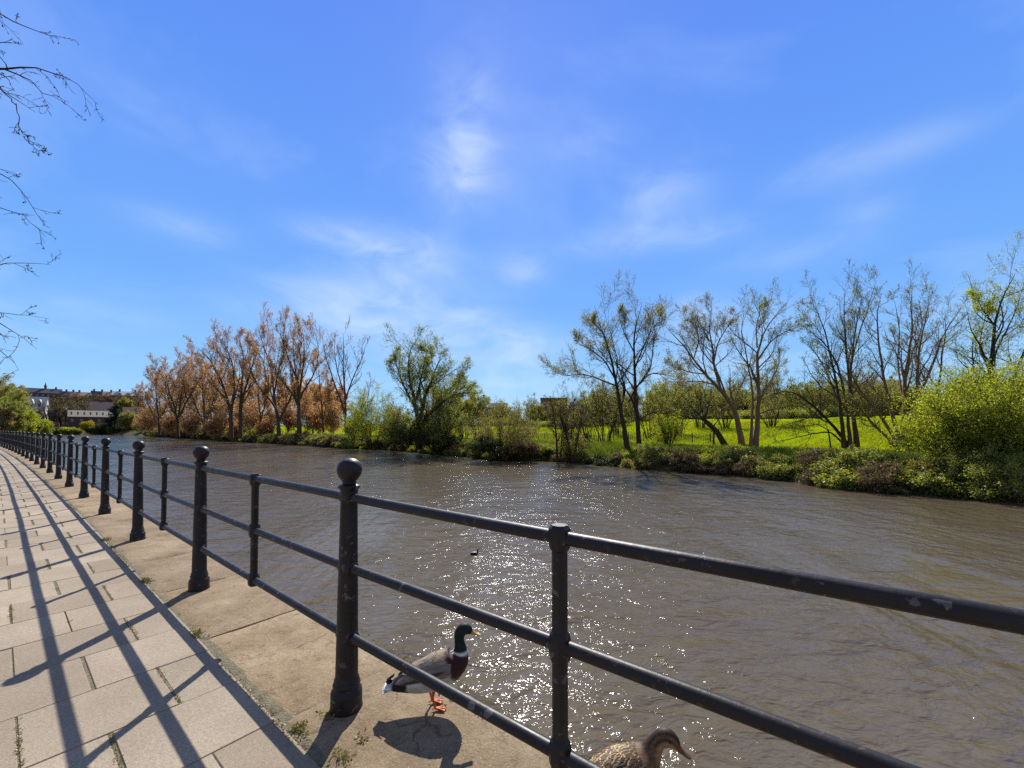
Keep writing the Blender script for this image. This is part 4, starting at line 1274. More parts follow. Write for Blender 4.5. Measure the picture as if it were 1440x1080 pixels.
px_auto('riverside_tree', 'dark tree leaning left with a crooked trunk and spreading limbs', 1042, 48, [
    [(1043, 632, 0, .32), (1040, 600, 0, .29), (1030, 562, 0, .24), (1011, 536, 0, .19), (990, 515, 0, .14), (975, 490, 0, .1), (962, 468, 0, .07), (945, 450, 0, .04), (931, 430, 0, .012)],
    [(1016, 545, 0, .16), (1004, 505, 1, .13), (1002, 470, 1, .09), (996, 440, 1, .05), (1001, 408, 1, .012)],
    [(1003, 500, 1, .1), (1009, 465, 0, .07), (1022, 440, -1, .04), (1035, 415, -1, .012)],
    [(1031, 570, 0, .12), (1036, 545, 1, .09), (1048, 520, 2, .06), (1056, 500, 2, .012)],
    [(975, 492, 0, .08), (983, 460, 2, .05), (976, 425, 3, .012)],
    [(990, 515, 0, .08), (970, 512, -2, .055), (950, 505, -3, .03), (935, 498, -3, .01)],
    [(1004, 500, 1, .08), (985, 475, 3, .06), (980, 445, 4, .035), (965, 418, 4, .01)]], (10, 8, 6), 2.4, 0.15, 'lf_olive', bark='bark_red', up=(0.3, 0.2, 0.1), ratio=(0.44, 0.48, 0.5), spread=0.16, trunk_levels=2)
px_auto('riverside_tree', 'upright tree beside the left leaning one with knotty straight trunk', 1063, 46, [
    [(1062, 632, 0, .28), (1065, 590, 0, .25), (1067, 550, 0, .2), (1065, 500, 0, .15), (1065, 470, 0, .11), (1075, 442, 0, .07), (1090, 420, 0, .04), (1108, 398, 0, .012)],
    [(1056, 630, -.4, .16), (1058, 580, -.4, .13), (1059, 540, -.4, .1), (1052, 500, 0, .07), (1045, 460, 0, .045), (1040, 430, 0, .03), (1050, 405, 0, .01)],
    [(1066, 492, 0, .1), (1083, 462, -1, .07), (1104, 446, -2, .04), (1128, 436, -2, .012)],
    [(1065, 472, 0, .09), (1063, 440, 1, .06), (1069, 412, 1, .03), (1078, 398, 1, .01)],
    [(1066, 560, 0, .1), (1078, 540, 1.5, .07), (1090, 515, 2, .04), (1098, 490, 2, .01)],
    [(1066, 580, 0, .08), (1085, 572, -1.5, .06), (1110, 568, -3, .03), (1135, 560, -3, .01)]], (10, 8, 6), 2.4, 0.14, 'lf_willow', bark='bark_red', up=(0.35, 0.2, 0.1), spread=0.14, trunk_levels=2)
px_auto('pollard_tree', 'stubby pollard leaning left with a fan of straight thin shoots', 1014, 48, [
    [(1020, 628, 0, .34), (1009, 608, 0, .31), (996, 595, 0, .27), (988, 586, 0, .16)],
    [(992, 592, 0, .1), (975, 570, 0, .06), (958, 548, 0, .012)], [(990, 588, 0, .09), (984, 560, 1, .05), (974, 530, 1, .012)],
    [(991, 588, 0, .09), (998, 560, -1, .05), (1001, 532, -1, .012)], [(993, 592, 0, .08), (968, 580, -1, .05), (945, 570, -1, .012)],
    [(990, 588, 0, .08), (992, 560, 2, .05), (990, 535, 2, .012)], [(1003, 600, 0, .08), (1012, 585, 1, .05), (1016, 560, 1, .012)]], (7, 5, 3), 1.8, 0.12, 'lf_olive', bark='bark_dark', trunk_levels=1)
shrub('bush', 'upright fresh green bush between twin trunked tree and pollard', 940, 47, 22, 556, 'lf_bright', 5, 0.12, 22, spread=0.12)
px_auto('fallen_tree', 'half fallen bare tree whose limbs bend left over the bank', 1190, 41, [
    [(1192, 624, 0, .16), (1170, 596, -1, .13), (1150, 573, -2, .1), (1132, 554, -3, .07), (1112, 540, -3.5, .05), (1090, 545, -4, .025), (1070, 556, -4, .01)],
    [(1188, 626, 0, .09), (1168, 606, -1, .07), (1140, 610, -2, .05), (1110, 618, -3, .03), (1085, 622, -3, .01)],
    [(1150, 573, -2, .06), (1140, 585, -2.5, .045), (1120, 592, -3, .03), (1100, 598, -3, .01)],
    [(1168, 606, -1, .05), (1150, 596, -1, .04), (1130, 600, -1, .025), (1115, 606, -1, .01)]], (9, 6, 4), 0.5, 0.1, 'lf_olive', ratio=(0.3, 0.45, 0.5), trunk_levels=2)
VS[0] = 0.92
px_auto('riverside_tree', 'clump of slender straight stems with thin crown right of the fallen limb', 1197, 40, [
    [(1187, 624, 0, .17), (1183, 580, 0, .15), (1178, 545, 0, .12), (1170, 505, 0, .09), (1164, 465, 0, .06), (1150, 430, 0, .035), (1139, 398, 0, .01)],
    [(1205, 624, .4, .2), (1200, 575, .4, .17), (1194, 530, .4, .13), (1192, 500, .4, .1), (1188, 450, .4, .07), (1185, 412, .4, .03), (1190, 390, .4, .01)],
    [(1196, 624, -.4, .15), (1190, 560, -.4, .12), (1178, 502, -1, .08), (1160, 472, -1, .05), (1141, 456, -1, .03), (1125, 442, -1, .01)],
    [(1200, 575, .4, .13), (1195, 512, 1, .09), (1208, 455, 1, .06), (1222, 418, 1, .035), (1232, 376, 1, .01)],
    [(1194, 540, 0, .1), (1200, 475, -1, .07), (1206, 432, -1, .04), (1213, 395, -1, .01)],
    [(1183, 575, 0, .1), (1168, 530, 2, .08), (1150, 490, 2.5, .05), (1130, 470, 2.5, .01)]], (10, 8, 6), 2.0, 0.125, 'lf_willow', bark='bark_brown', up=(0.5, 0.35, 0.2), ratio=(0.33, 0.42, 0.5), trunk_levels=2)
px_auto('riverside_tree', 'wide many stemmed tree fanning up from one stool', 1268, 39, [
    [(1270, 622, 0, .2), (1272, 565, 0, .17), (1275, 502, 0, .12), (1285, 452, 0, .08), (1279, 420, 0, .045), (1283, 388, 0, .01)],
    [(1275, 622, .3, .19), (1290, 560, .3, .15), (1310, 510, .3, .11), (1322, 472, .3, .07), (1335, 440, .3, .04), (1352, 420, .3, .01)],
    [(1265, 622, .2, .18), (1250, 560, .2, .14), (1240, 510, .5, .1), (1235, 460, .5, .07), (1232, 420, .5, .04), (1240, 395, .5, .01)],
    [(1262, 622, -.3, .15), (1236, 580, -.5, .12), (1210, 546, -1, .08), (1195, 515, -1, .05), (1188, 495, -1, .01)],
    [(1256, 622, -.5, .14), (1231, 600, -1, .11), (1214, 578, -1.5, .07), (1200, 560, -2, .02)],
    [(1278, 612, 0, .17), (1290, 545, -1, .13), (1291, 485, -1, .09), (1300, 440, -1, .05), (1311, 398, -1, .01)],
    [(1290, 612, .6, .16), (1305, 575, .8, .13), (1320, 540, 1, .1), (1325, 492, 1, .07), (1331, 455, 1, .04), (1329, 422, 1, .01)],
    [(1270, 560, 0, .1), (1262, 505, 2, .07), (1265, 452, 2.5, .045), (1258, 408, 2.5, .01)],
    [(1273, 530, 0, .1), (1284, 480, 2, .07), (1298, 450, 3, .045), (1292, 405, 3, .01)]], (10, 8, 6), 1.5, 0.125, 'lf_willow', bark='bark_red', up=(0.5, 0.35, 0.2), ratio=(0.3, 0.42, 0.5), trunk_levels=2)
px_auto('riverside_tree', 'tall tree rising behind the big bright bush at the water', 1398, 33, [
    [(1400, 612, 0, .2), (1392, 545, 0, .17), (1395, 482, 0, .13), (1400, 432, 0, .08), (1411, 396, 0, .045), (1428, 365, 0, .01)],
    [(1398, 445, 0, .07), (1381, 420, -1, .04), (1373, 402, -1, .01)],
    [(1396, 600, .5, .12), (1380, 545, .5, .1), (1367, 502, .5, .06), (1368, 465, .5, .01)],
    [(1404, 605, -.4, .14), (1420, 545, -.5, .11), (1440, 485, -.5, .07), (1462, 430, -.5, .02)],
    [(1394, 500, 0, .08), (1412, 460, 1.5, .06), (1430, 420, 2, .035), (1440, 380, 2, .01)],
    [(1394, 520, 0, .08), (1376, 480, 2, .055), (1384, 440, 3, .03), (1392, 400, 3, .01)]], (10, 7, 5), 5.0, 0.12, 'lf_bright', up=(0.4, 0.25, 0.1), spread=0.12, trunk_levels=1)

# ---- big bright hawthorn bushes over the water at the right
def px_bush(label, u, v_water, Y, half_px, top_v, leaf, **kw):
    p = at(u, v_water, Y); b = [p[0], p[1], max(gz(p[0], p[1]), WZ) - 0.1]
    return shrub('bush', label, u, Y, half_px, top_v, leaf, base=b, **kw)
px_bush('big bright green bush leaning out over the water', 1378, 692, 24.5, 92, 524, 'lf_bright', n=6.5, sz=0.115, stems=90, K=(8, 6), spread=0.11, out=0.78, r=0.035, droop=0.5)
px_bush('tall bright bush beside the biggest one with a higher crown', 1470, 700, 24, 74, 506, 'lf_bright', n=9, sz=0.115, stems=70, K=(8, 6), spread=0.10, out=0.8)
px_bush('low olive bush dipping into the river under the biggest bright one', 1400, 704, 22.5, 62, 630, 'lf_willow', n=8, sz=0.10, stems=50, K=(7, 5), spread=0.09, out=0.95)
px_bush('yellow green bush filling the gap under the many stemmed tree', 1312, 650, 30, 36, 588, 'lf_bright', n=8, sz=0.11, stems=34, spread=0.1)
px_bush('pale twiggy bramble hanging down the bank beside the biggest bush', 1285, 692, 27, 26, 645, 'lf_bramble', n=4, sz=0.1, stems=40, spread=0.1, bark='bark_grey')

# ---- low undergrowth along the opposite bank: five kinds, many individual plants
def proto_bush(name, label, h, half, leaf, n, sz, stems, group, bark='bark_dark', K=(5, 4), droop=0.2):
    lv = [TW(K[0], 45, 0.45, up=0.1, wander=0.25, N=5, t0=0.1), TW(K[1], 48, 0.5, up=0.0, wander=0.3, N=4, t0=0.05)]
    return tree(name, label, 'undergrowth', (0, 0, -50), shrub_limbs(h, half, stems, 0.02, out=0.92), lv, M[bark], M[leaf], n, sz, sz * 0.8, group=group, trunk_levels=0, sides=4, droop=droop, tmin=0.009)
GU = 'low undergrowth along the opposite bank'
U = [proto_bush('nettle_clump', 'soft green clump of nettles on the far bank slope', 0.9, 0.9, 'lf_willow', 16, 0.11, 22, GU),
     proto_bush('bramble_clump', 'brown tangled bramble overhanging the waterline', 1.0, 1.2, 'lf_bramble', 8, 0.10, 30, GU, 'bark_red', (7, 5)),
     proto_bush('nettle_clump', 'dark green leafy clump low on the bank', 0.9, 1.1, 'lf_dark', 15, 0.10, 22, GU),
     proto_bush('nettle_clump', 'bright yellow green clump catching the sun on the bank', 0.6, 0.8, 'lf_bright', 12, 0.10, 22, GU),
     proto_bush('bramble_clump', 'pale dead stems and dry grass clump on the bank', 0.8, 0.8, 'lf_olive', 5, 0.10, 28, GU, 'bark_grey', (6, 4))]
used = set()
Pb = resample(bank[2:19], 260)
db = np.gradient(Pb, axis=0); db = unit(db); nbk = np.stack([db[:, 1], -db[:, 0]], 1)
ci = 0
labels_u = [o['label'] for o in U]
for i in range(0, 260):
    p = Pb[i]
    u = CX + F * p[0] / p[1]
    if u > 1470 or u < 205: continue
    big = 1.0 + max(0, (p[1] - 60) / 90)
    reps = 2 if i % 2 == 0 else 1
    for s0 in ([0.1, 1.3, 2.6] if reps == 2 else [0.7, 2.0]):
        if rng.random() < (0.3 if p[1] > 90 else 0.08): continue
        k = rng.choice(5, p=[.22, .28, .22, .06, .22] if s0 < 1.2 else [.44, .10, .16, .14, .16])
        if 815 < u < 872 and s0 > 1.0: continue
        q = p + nbk[i] * (s0 + rng.normal(0, 0.3)) + db[i] * rng.normal(0, 0.4)
        s = big * rng.uniform(0.6, 1.4)
        loc = (q[0], q[1], max(gz(q[0], q[1]), WZ) - 0.1)
        rz = rng.uniform(0, 6.28)
        scl = (s * rng.uniform(0.9, 1.3), s * rng.uniform(0.9, 1.3), s * rng.uniform(0.8, 1.15))
        if k not in used:
            o = U[k]; o.location = loc; o.rotation_euler = (0, 0, rz); o.scale = scl; used.add(k)
        else:
            copy_tree(U[k], labels_u[k], loc, rz, scl)
        ci += 1

# ---- grass on the bank top and meadow edge (uncountable)
mb = MB()
def blades(mb, n, smin, smax, hmin, hmax, pw, w, umin=440, umax=1500):
    P = resample(bank[2:19], 600); d = unit(np.gradient(P, axis=0)); nn = np.stack([d[:, 1], -d[:, 0]], 1)
    uu = CX + F * P[:, 0] / P[:, 1]
    ok = np.where((uu > umin) & (uu < umax))[0]
    wt = 1.0 / np.maximum(P[ok, 1], 20) ** 0.6; wt /= wt.sum()
    i = rng.choice(ok, n, p=wt)
    s = smin + (smax - smin) * rng.uniform(0, 1, n) ** pw
    q = P[i] + nn[i] * s[:, None] + rng.normal(0, 0.25, (n, 2))
    z = land_z(q[:, 0], q[:, 1])
    b = np.c_[q, z - 0.02]
    h = rng.uniform(hmin, hmax, n) * (1 + np.maximum(0, q[:, 1] - 45) / 120)
    lean = rng.normal(0, 0.35, (n, 2)) * h[:, None]
    a = rng.uniform(0, PI, n)
    ww = np.stack([np.cos(a), np.sin(a), 0 * a], 1) * (w * (1 + np.maximum(0, q[:, 1] - 40) / 40))[:, None]
    mid = b + np.c_[lean * 0.35, h * 0.6]; tip = b + np.c_[lean, h]
    V = np.stack([b - ww, b + ww, mid + ww * 0.7, tip, mid - ww * 0.7], 1)
    mb.add(V.reshape(-1, 3), np.arange(n * 5).reshape(-1, 5))
blades(mb, 70000, 0.4, 9, 0.2, 0.8, 1.1, 0.017)
M['grass_rough'] = leaf_mat('rough_grass_blade', (0.07, 0.115, 0.015), (0.14, 0.21, 0.022), (0.25, 0.30, 0.05), 0.5)
tag(mb.build('bank_grass', [M['grass_rough']]), 'long rough grass growing along the top of the opposite bank', kind='stuff')
mb = MB()
blades(mb, 60000, 7, 52, 0.12, 0.34, 1.1, 0.03, 560)
M['grass_fine'] = leaf_mat('meadow_grass_blade', (0.20, 0.26, 0.008), (0.30, 0.36, 0.010), (0.40, 0.43, 0.02), 0.5)
tag(mb.build('meadow_grass', [M['grass_fine']]), 'bright short grass of the meadow behind the river trees', kind='stuff')
strip_on_land(3.6, 1.1, 826, 890, 0.05, 'path', M['sand'], 'short worn sandy path on the opposite bank')
strip_on_land(5.2, 0.7, 890, 1250, 0.05, 'path', M['sand'], 'narrow trodden path running on behind the trees', 0.4)

# ---- belt of trees and hedges beyond the meadow
GB = 'trees in the belt beyond the meadow'
def proto_tree(label, h, sp, leaf, n, sz, limbs=6, bark='bark_brown', K=(5, 5, 3)):
    return tree('hedgerow_tree', label, 'tree', (0, 0, -60), shrub_limbs(h, sp, limbs * 4, h * 0.012, out=0.8), [TW(K[0], 44, 0.36, up=0.2, N=6, wander=0.18, t0=0.1), TW(K[1], 42, 0.5, up=0.1, N=4, wander=0.22), TW(K[2], 42, 0.5, N=4)], M[bark], M[leaf], n, sz, 0.25, group=GB, trunk_levels=1, tmin=0.022)
BT = [proto_tree('pale green young leafed tree in the belt behind the meadow', 9, 4.0, 'lf_belt', 5.5, 0.30), proto_tree('brownish bare looking tree in the belt behind the meadow', 10, 3.8, 'lf_belt2', 4, 0.26),
      proto_tree('fuller mid green rounded tree in the belt behind the meadow', 7.5, 4.4, 'lf_willow', 6, 0.30), proto_tree('yellow green low tree in the belt behind the meadow', 6.5, 3.6, 'lf_yellow', 6, 0.26)]
bl = [o['label'] for o in BT]
usedb = set()
spec = []
for u in range(660, 1500, 21):
    spec.append((u + rng.uniform(-8, 8), 116 + 16 * math.sin(u * 0.021) + rng.uniform(-5, 5)))
for u in range(840, 1480, 34):
    spec.append((u + rng.uniform(-10, 10), 150 + rng.uniform(-6, 6)))
for u, Y in spec:
    if 672 < u < 790 and Y < 140: 
        sc0 = 0.62
    else:
        sc0 = 1.0
    k = int(rng.choice(4, p=[.34, .28, .24, .14]))
    b = ground_base(u, Y)
    s = sc0 * rng.uniform(0.9, 1.35) * (Y / 120)
    if k not in usedb:
        o = BT[k]; o.location = b; o.scale = (s, s, s); usedb.add(k)
    else:
        copy_tree(BT[k], bl[k], b, rng.uniform(0, 6.28), (s * rng.uniform(.9, 1.2), s * rng.uniform(.9, 1.2), s))

GH = 'hedge bushes closing the far side of the meadow'
hb = tree('hedge_bush', 'low dense hedge bush along the far edge of the meadow', 'bush', (0, 0, -70), shrub_limbs(2.6, 2.3, 34, 0.03, out=0.8), [TW(5, 45, 0.4, N=4), TW(4, 48, 0.5, N=4)], M['bark_dark'], M['lf_belt'], 5, 0.3, 0.25, group=GH, trunk_levels=0, sides=4, tmin=0.02)
first = True
for u in np.arange(655, 1475, 12.5):
    Y = 108 + 16 * math.sin(u * 0.021) + rng.uniform(-3, 3)
    b = ground_base(u, Y); b[2] -= 0.5
    s = rng.uniform(0.8, 1.25) * (0.8 if 672 < u < 790 else 1)
    if first:
        hb.location = b; first = False
    else:
        copy_tree(hb, hb['label'], b, rng.uniform(0, 6.28), (s, s, s * rng.uniform(.8, 1.1)))

# ---- loose saplings standing in the meadow just behind the river trees
GSP = 'loose spring saplings before the meadow fence'
for u, Y, h, lf, lab in ((800, 60, 8.5, 'lf_belt', 'tall loose pale green sapling right of the purple twigged tree'), (828, 66, 9.5, 'lf_willow', 'wide airy sapling between purple twigged tree and twin trunks'), (852, 60, 8, 'lf_olive', 'olive sapling close on the left of the twin trunks'), (868, 72, 9, 'lf_belt', 'pale sapling directly behind the twin trunks'),
                         (915, 64, 8, 'lf_belt2', 'brownish sapling right behind the twin trunked tree'), (955, 66, 8.5, 'lf_willow', 'airy green sapling between fresh bush and pollard'), (985, 74, 9, 'lf_belt', 'pale sapling behind the pollard shoots'), (1020, 70, 7, 'lf_olive', 'olive sapling behind the left leaning trunk'),
                         (1085, 66, 6, 'lf_belt2', 'brown twiggy sapling right of the straight trunk'), (1150, 80, 9.5, 'lf_yellow', 'yellow green tree behind the fallen limb'), (1225, 78, 8, 'lf_belt', 'pale sapling between the two clumps of stems'), (1335, 60, 8, 'lf_willow', 'green sapling behind the big bright bush'),
                         (672, 76, 6.5, 'lf_olive', 'olive scrub sapling between willow and sallow'), (652, 66, 5, 'lf_willow', 'low green sapling at the right foot of the willow'), (742, 64, 5.5, 'lf_olive', 'thin olive sapling behind the sallow dome')):
    b = ground_base(u, Y)
    tree('sapling', lab, 'tree', b, shrub_limbs(h, h * 0.42, 18, 0.06, out=0.7), [TW(7, 38, 0.36, up=0.3, N=5, wander=0.18, t0=0.2), TW(5, 42, 0.5, up=0.1, N=4, wander=0.25)], M['bark_brown'], M[lf], 2.6, 0.17, 0.15, group=GSP, trunk_levels=0, sides=5)

# ---- railing across the meadow
fr0 = np.array([0, 0, 0.0])
P = resample(bank[2:19], 800); d = unit(np.gradient(P, axis=0)); nn = np.stack([d[:, 1], -d[:, 0]], 1)
line = P + nn * 17.0
uu = CX + F * line[:, 0] / line[:, 1]
line = line[(uu > 612) & (uu < 1006)]
ln = np.r_[0, np.cumsum(np.linalg.norm(np.diff(line, axis=0), axis=1))]
fl = lambda s: np.array([np.interp(s, ln, line[:, 0]), np.interp(s, ln, line[:, 1])])
f0 = fl(0); fe = empty('meadow_fence', (f0[0], f0[1], gz(*f0)), 'dark upright bar fence running along the near edge of the meadow', 'fence')
fb = np.array(fe.location)
M['fence_dark'] = simple_mat('dark_fence_iron', (0.02, 0.02, 0.018), (0.045, 0.042, 0.035), 4, 0.6)
s = 0.0
top, bars = [], MB()
while s < ln[-1]:
    p = fl(s); z = gz(*p)
    m = MB(); m.box((0, 0, 0.65), (0.10, 0.10, 1.4)); m.lathe([(0.0, 1.42), (0.06, 1.37), (0.07, 1.35), (0.0, 1.345)], 8)
    o = m.build('post', [M['fence_dark']], fe); o.location = np.array([p[0], p[1], z - 0.05]) - fb
    s += 2.4
ss = np.arange(0, ln[-1], 0.3)
pp = np.array([[*fl(a), gz(*fl(a))] for a in ss]) - fb
bars.tubes(np.stack([pp + [0, 0, 0.12], pp + [0, 0, 1.15]], 1), np.full((len(pp), 2), 0.018), 4)
bars.build('bars', [M['fence_dark']], fe)
for hz in (0.2, 1.05):
    m = MB(); m.tubes(pp[::4] + np.array([0, 0, hz]), np.full(len(pp[::4]), 0.022), 5); m.build('rail', [M['fence_dark']], fe)

# ---- driftwood and stones at the waterline
for i, (u, v, L_, rr, lab) in enumerate(((757, 647, 2.0, 0.10, 'pale driftwood log lying at the waterline below the sallow'), (800, 648, 1.6, 0.08, 'bleached short log on the mud under the purple twigged tree'), (628, 637, 3.2, 0.14, 'long grey log resting in the shade under the willow'))):
    p = on_plane(u, v, WZ + 0.1)
    e = empty('driftwood_log', p, lab, 'log', rz=rng.uniform(-0.3, 0.3))
    m = MB(); t_ = np.linspace(-0.5, 0.5, 9)
    m.tubes(np.stack([t_ * L_, 0.08 * np.sin(t_ * 7), 0.05 * np.cos(t_ * 5)], 1), rr * (1 - 0.5 * np.abs(t_)), 9, 0, True)
    m.build('trunk', [M['bark_grey']], e)
    m = MB(); m.tubes(np.array([[0.1 * L_, 0, 0.05], [0.2 * L_, 0.1, 0.3], [0.32 * L_, 0.15, 0.42]]), np.array([rr * .4, rr * .3, rr * .1]), 6, 0, True)
    m.build('branch', [M['bark_grey']], e)

# ---- overhanging tree at the promenade side, only its twig ends in view
ob = np.array([-17.5, 8.6, -0.08])
def ov(pts, Y=9.0):
    P = np.array([ (at(u, v, Y + dy) - ob) for u, v, dy, r in pts]); R = np.array([q[3] for q in pts])
    return P, R
tr = np.array([[0, 0, 0], [0.1, 0, 1.5], [0.0, 0.1, 3.5], [0.2, 0.1, 6.0], [0.4, 0.2, 9.0], [0.3, 0.4, 12.5]]); trr = np.array([.34, .27, .24, .2, .15, .06])
ends = [[(-190, 90, 0, .05), (-60, 100, 0, .034), (4, 96, 0, .022), (40, 92, 0, .013), (95, 106, 0, .007), (138, 147, 0, .003)],
        [(-60, 90, 0, .03), (5, 97, .3, .016), (40, 108, .4, .011), (62, 131, .5, .007), (106, 156, .5, .003)],
        [(-150, 10, 0, .04), (-40, 8, 0, .02), (0, 18, 0, .013), (40, 40, 0, .008), (84, 54, 0, .003)],
        [(-150, 60, 1, .03), (-50, 62, 1, .018), (0, 60, 1, .009), (30, 62, 1, .003)],
        [(-120, 110, -1, .03), (-40, 112, -1, .02), (2, 122, -1, .012), (25, 142, -1, .007), (50, 158, -1, .003)],
        [(0, 122, -1, .012), (24, 150, -1.2, .008), (28, 180, -1.3, .006), (45, 208, -1.3, .004), (74, 216, -1.3, .002)],
        [(-160, 210, 0, .04), (-50, 225, 0, .02), (0, 245, 0, .011), (22, 256, 0, .008), (62, 316, 0, .003)],
        [(-130, 280, 1, .03), (-40, 285, 1, .016), (5, 292, 1, .009), (34, 302, 1, .006), (64, 333, 1, .003)],
        [(-130, 360, 0, .03), (-40, 370, 0, .015), (0, 374, 0, .009), (30, 368, 0, .006), (70, 372, 0, .003)],
        [(-120, 430, 1, .03), (-40, 436, 1, .015), (5, 441, 1, .008), (34, 443, 1, .005), (70, 448, 1, .002)],
        [(-120, 440, -1, .03), (-30, 446, -1, .014), (4, 454, -1, .008), (22, 466, -1, .005), (52, 491, -1, .002)],
        [(-100, 480, 1, .03), (-30, 484, 1, .014), (0, 492, 1, .008), (18, 508, 1, .005), (27, 522, 1, .002)]]
lim = []
for E in ends:
    P, R = ov(E)
    hstart = np.clip(P[0][2] - 1.2, 2.0, 11.5)
    s0 = np.array([np.interp(hstart, tr[:, 2], tr[:, 0]), np.interp(hstart, tr[:, 2], tr[:, 1]), hstart])
    if E[0][0] < -55:
        P = np.vstack([s0, P]); R = np.r_[0.08, R]
    d_ = np.r_[0, np.cumsum(np.linalg.norm(np.diff(P, axis=0), axis=1))]; tt = np.linspace(0, d_[-1], 26)
    PP = np.stack([np.interp(tt, d_, P[:, k]) for k in range(3)], 1); PP[1:-1] += rng.normal(0, 0.018, (24, 3))
    lim.append((PP, np.interp(tt, d_, R)))
e = empty('overhanging_tree', ob, 'bare budding twigs of a tree overhanging the promenade from beside it', 'tree')
mt = MB(); mt.tubes(tr, trr, 12)
P = np.array([l[0] for l in lim]); R = np.array([l[1] for l in lim])
mt.tubes(P, R, 6)
for k in range(10):    # limbs on the far side so the tree is whole
    az = rng.uniform(1.2, 5.0); h0 = rng.uniform(3.5, 11)
    t_ = np.linspace(0, 1, 8)
    mt.tubes(np.stack([math.cos(az) * 4 * t_, math.sin(az) * 4 * t_, h0 + 2.2 * t_], 1), 0.07 * (1 - 0.9 * t_), 5)
mt.build('trunk', [M['bark_dark']], e)
mc = MB()
a1, r1 = grow(P[:, 12:], R[:, 12:], K=10, ang=45, ratio=0.19, up=-0.1, wander=0.22, N=6, t0=0.05, rr=0.6)
a2, r2 = grow(a1, r1, K=4, ang=45, ratio=0.4, up=-0.1, wander=0.25, N=5, t0=0.2, rr=0.7)
mc.tubes(a1, np.maximum(r1, 0.0045), 4, 1); mc.tubes(a2, np.maximum(r2, 0.0032), 4, 1)
leaves(mc, a2, 1.3, 0.05, 0.006, 0, 0.2, 0.45)
leaves(mc, a1, 1.5, 0.045, 0.006, 0, 0.2, 0.45)
M['lf_bud'] = leaf_mat('dark_bud', (0.02, 0.016, 0.008), (0.05, 0.042, 0.014), (0.11, 0.10, 0.03), 0.3)
mc.build('crown', [M['lf_bud'], M['bark_dark']], e)

# ------------------------------------------------------------------ houses
def brick_mat(name, c1, c2, mortar, sc=1.0):
    t = NT(name)
    v = t.coord()
    b = t.n('ShaderNodeTexBrick'); b.inputs['Scale'].default_value = 4.0 * sc
    b.inputs['Color1'].default_value = (*c1, 1); b.inputs['Color2'].default_value = (*c2, 1); b.inputs['Mortar'].default_value = (*mortar, 1)
    mp = t.n('ShaderNodeMapping'); mp.inputs['Rotation'].default_value = (PI / 2, 0, 0); t.l(v, mp.inputs['Vector']); t.l(mp.outputs[0], b.inputs['Vector'])
    col = t.mix(0.5, b.outputs['Color'], t.ramp(t.noise(v, 0.6, 4), [(0.3, (0.6, 0.6, 0.6)), (0.7, (1.25, 1.25, 1.25))]), 'MULTIPLY')
    return t.pbr(col, 0.9, None, 0.2)
def roof_mat(name, c1, c2):
    t = NT(name)
    v = t.coord()
    w = t.n('ShaderNodeTexWave'); w.bands_direction = 'Z'; w.inputs['Scale'].default_value = 2.2; t.l(v, w.inputs['Vector'])
    col = t.ramp(t.noise(v, 1.2, 5, 0.65), [(0.3, c1), (0.7, c2)])
    col = t.mix(0.4, col, t.ramp(w.outputs['Fac'], [(0.1, (0.7, 0.7, 0.7)), (0.3, (1.1, 1.1, 1.1))]), 'MULTIPLY')
    return t.pbr(col, 0.9, None, 0.1)
M['brick_red'] = brick_mat('red_brick', (0.24, 0.085, 0.055), (0.17, 0.065, 0.045), (0.25, 0.2, 0.17))
M['brick_dark'] = brick_mat('dark_brick', (0.12, 0.06, 0.05), (0.085, 0.05, 0.042), (0.14, 0.12, 0.1))
M['brick_brown'] = brick_mat('brown_brick', (0.19, 0.11, 0.075), (0.14, 0.085, 0.06), (0.2, 0.17, 0.14))
M['render_white'] = simple_mat('white_render', (0.45, 0.43, 0.39), (0.58, 0.56, 0.52), 0.6, 0.9)
M['roof_slate'] = roof_mat('slate_roof', (0.06, 0.06, 0.065), (0.12, 0.12, 0.13))
M['roof_pink'] = roof_mat('faded_tile_roof', (0.30, 0.19, 0.15), (0.42, 0.29, 0.24))
M['roof_pale'] = roof_mat('pale_sheet_roof', (0.25, 0.235, 0.18), (0.36, 0.34, 0.27))
M['roof_grey'] = roof_mat('pale_slate_roof', (0.34, 0.36, 0.37), (0.5, 0.52, 0.53))
M['roof_terra'] = roof_mat('terracotta_roof', (0.34, 0.20, 0.14), (0.46, 0.30, 0.22))
M['frame_white'] = simple_mat('white_window_frame', (0.5, 0.5, 0.48), (0.62, 0.62, 0.6), 2, 0.7)
gt = NT('window_glass'); M['glass'] = gt.pbr((0.02, 0.025, 0.03), 0.08, None, 0.6)
M['pot'] = simple_mat('clay_pot', (0.28, 0.12, 0.07), (0.38, 0.18, 0.1), 3, 0.9)

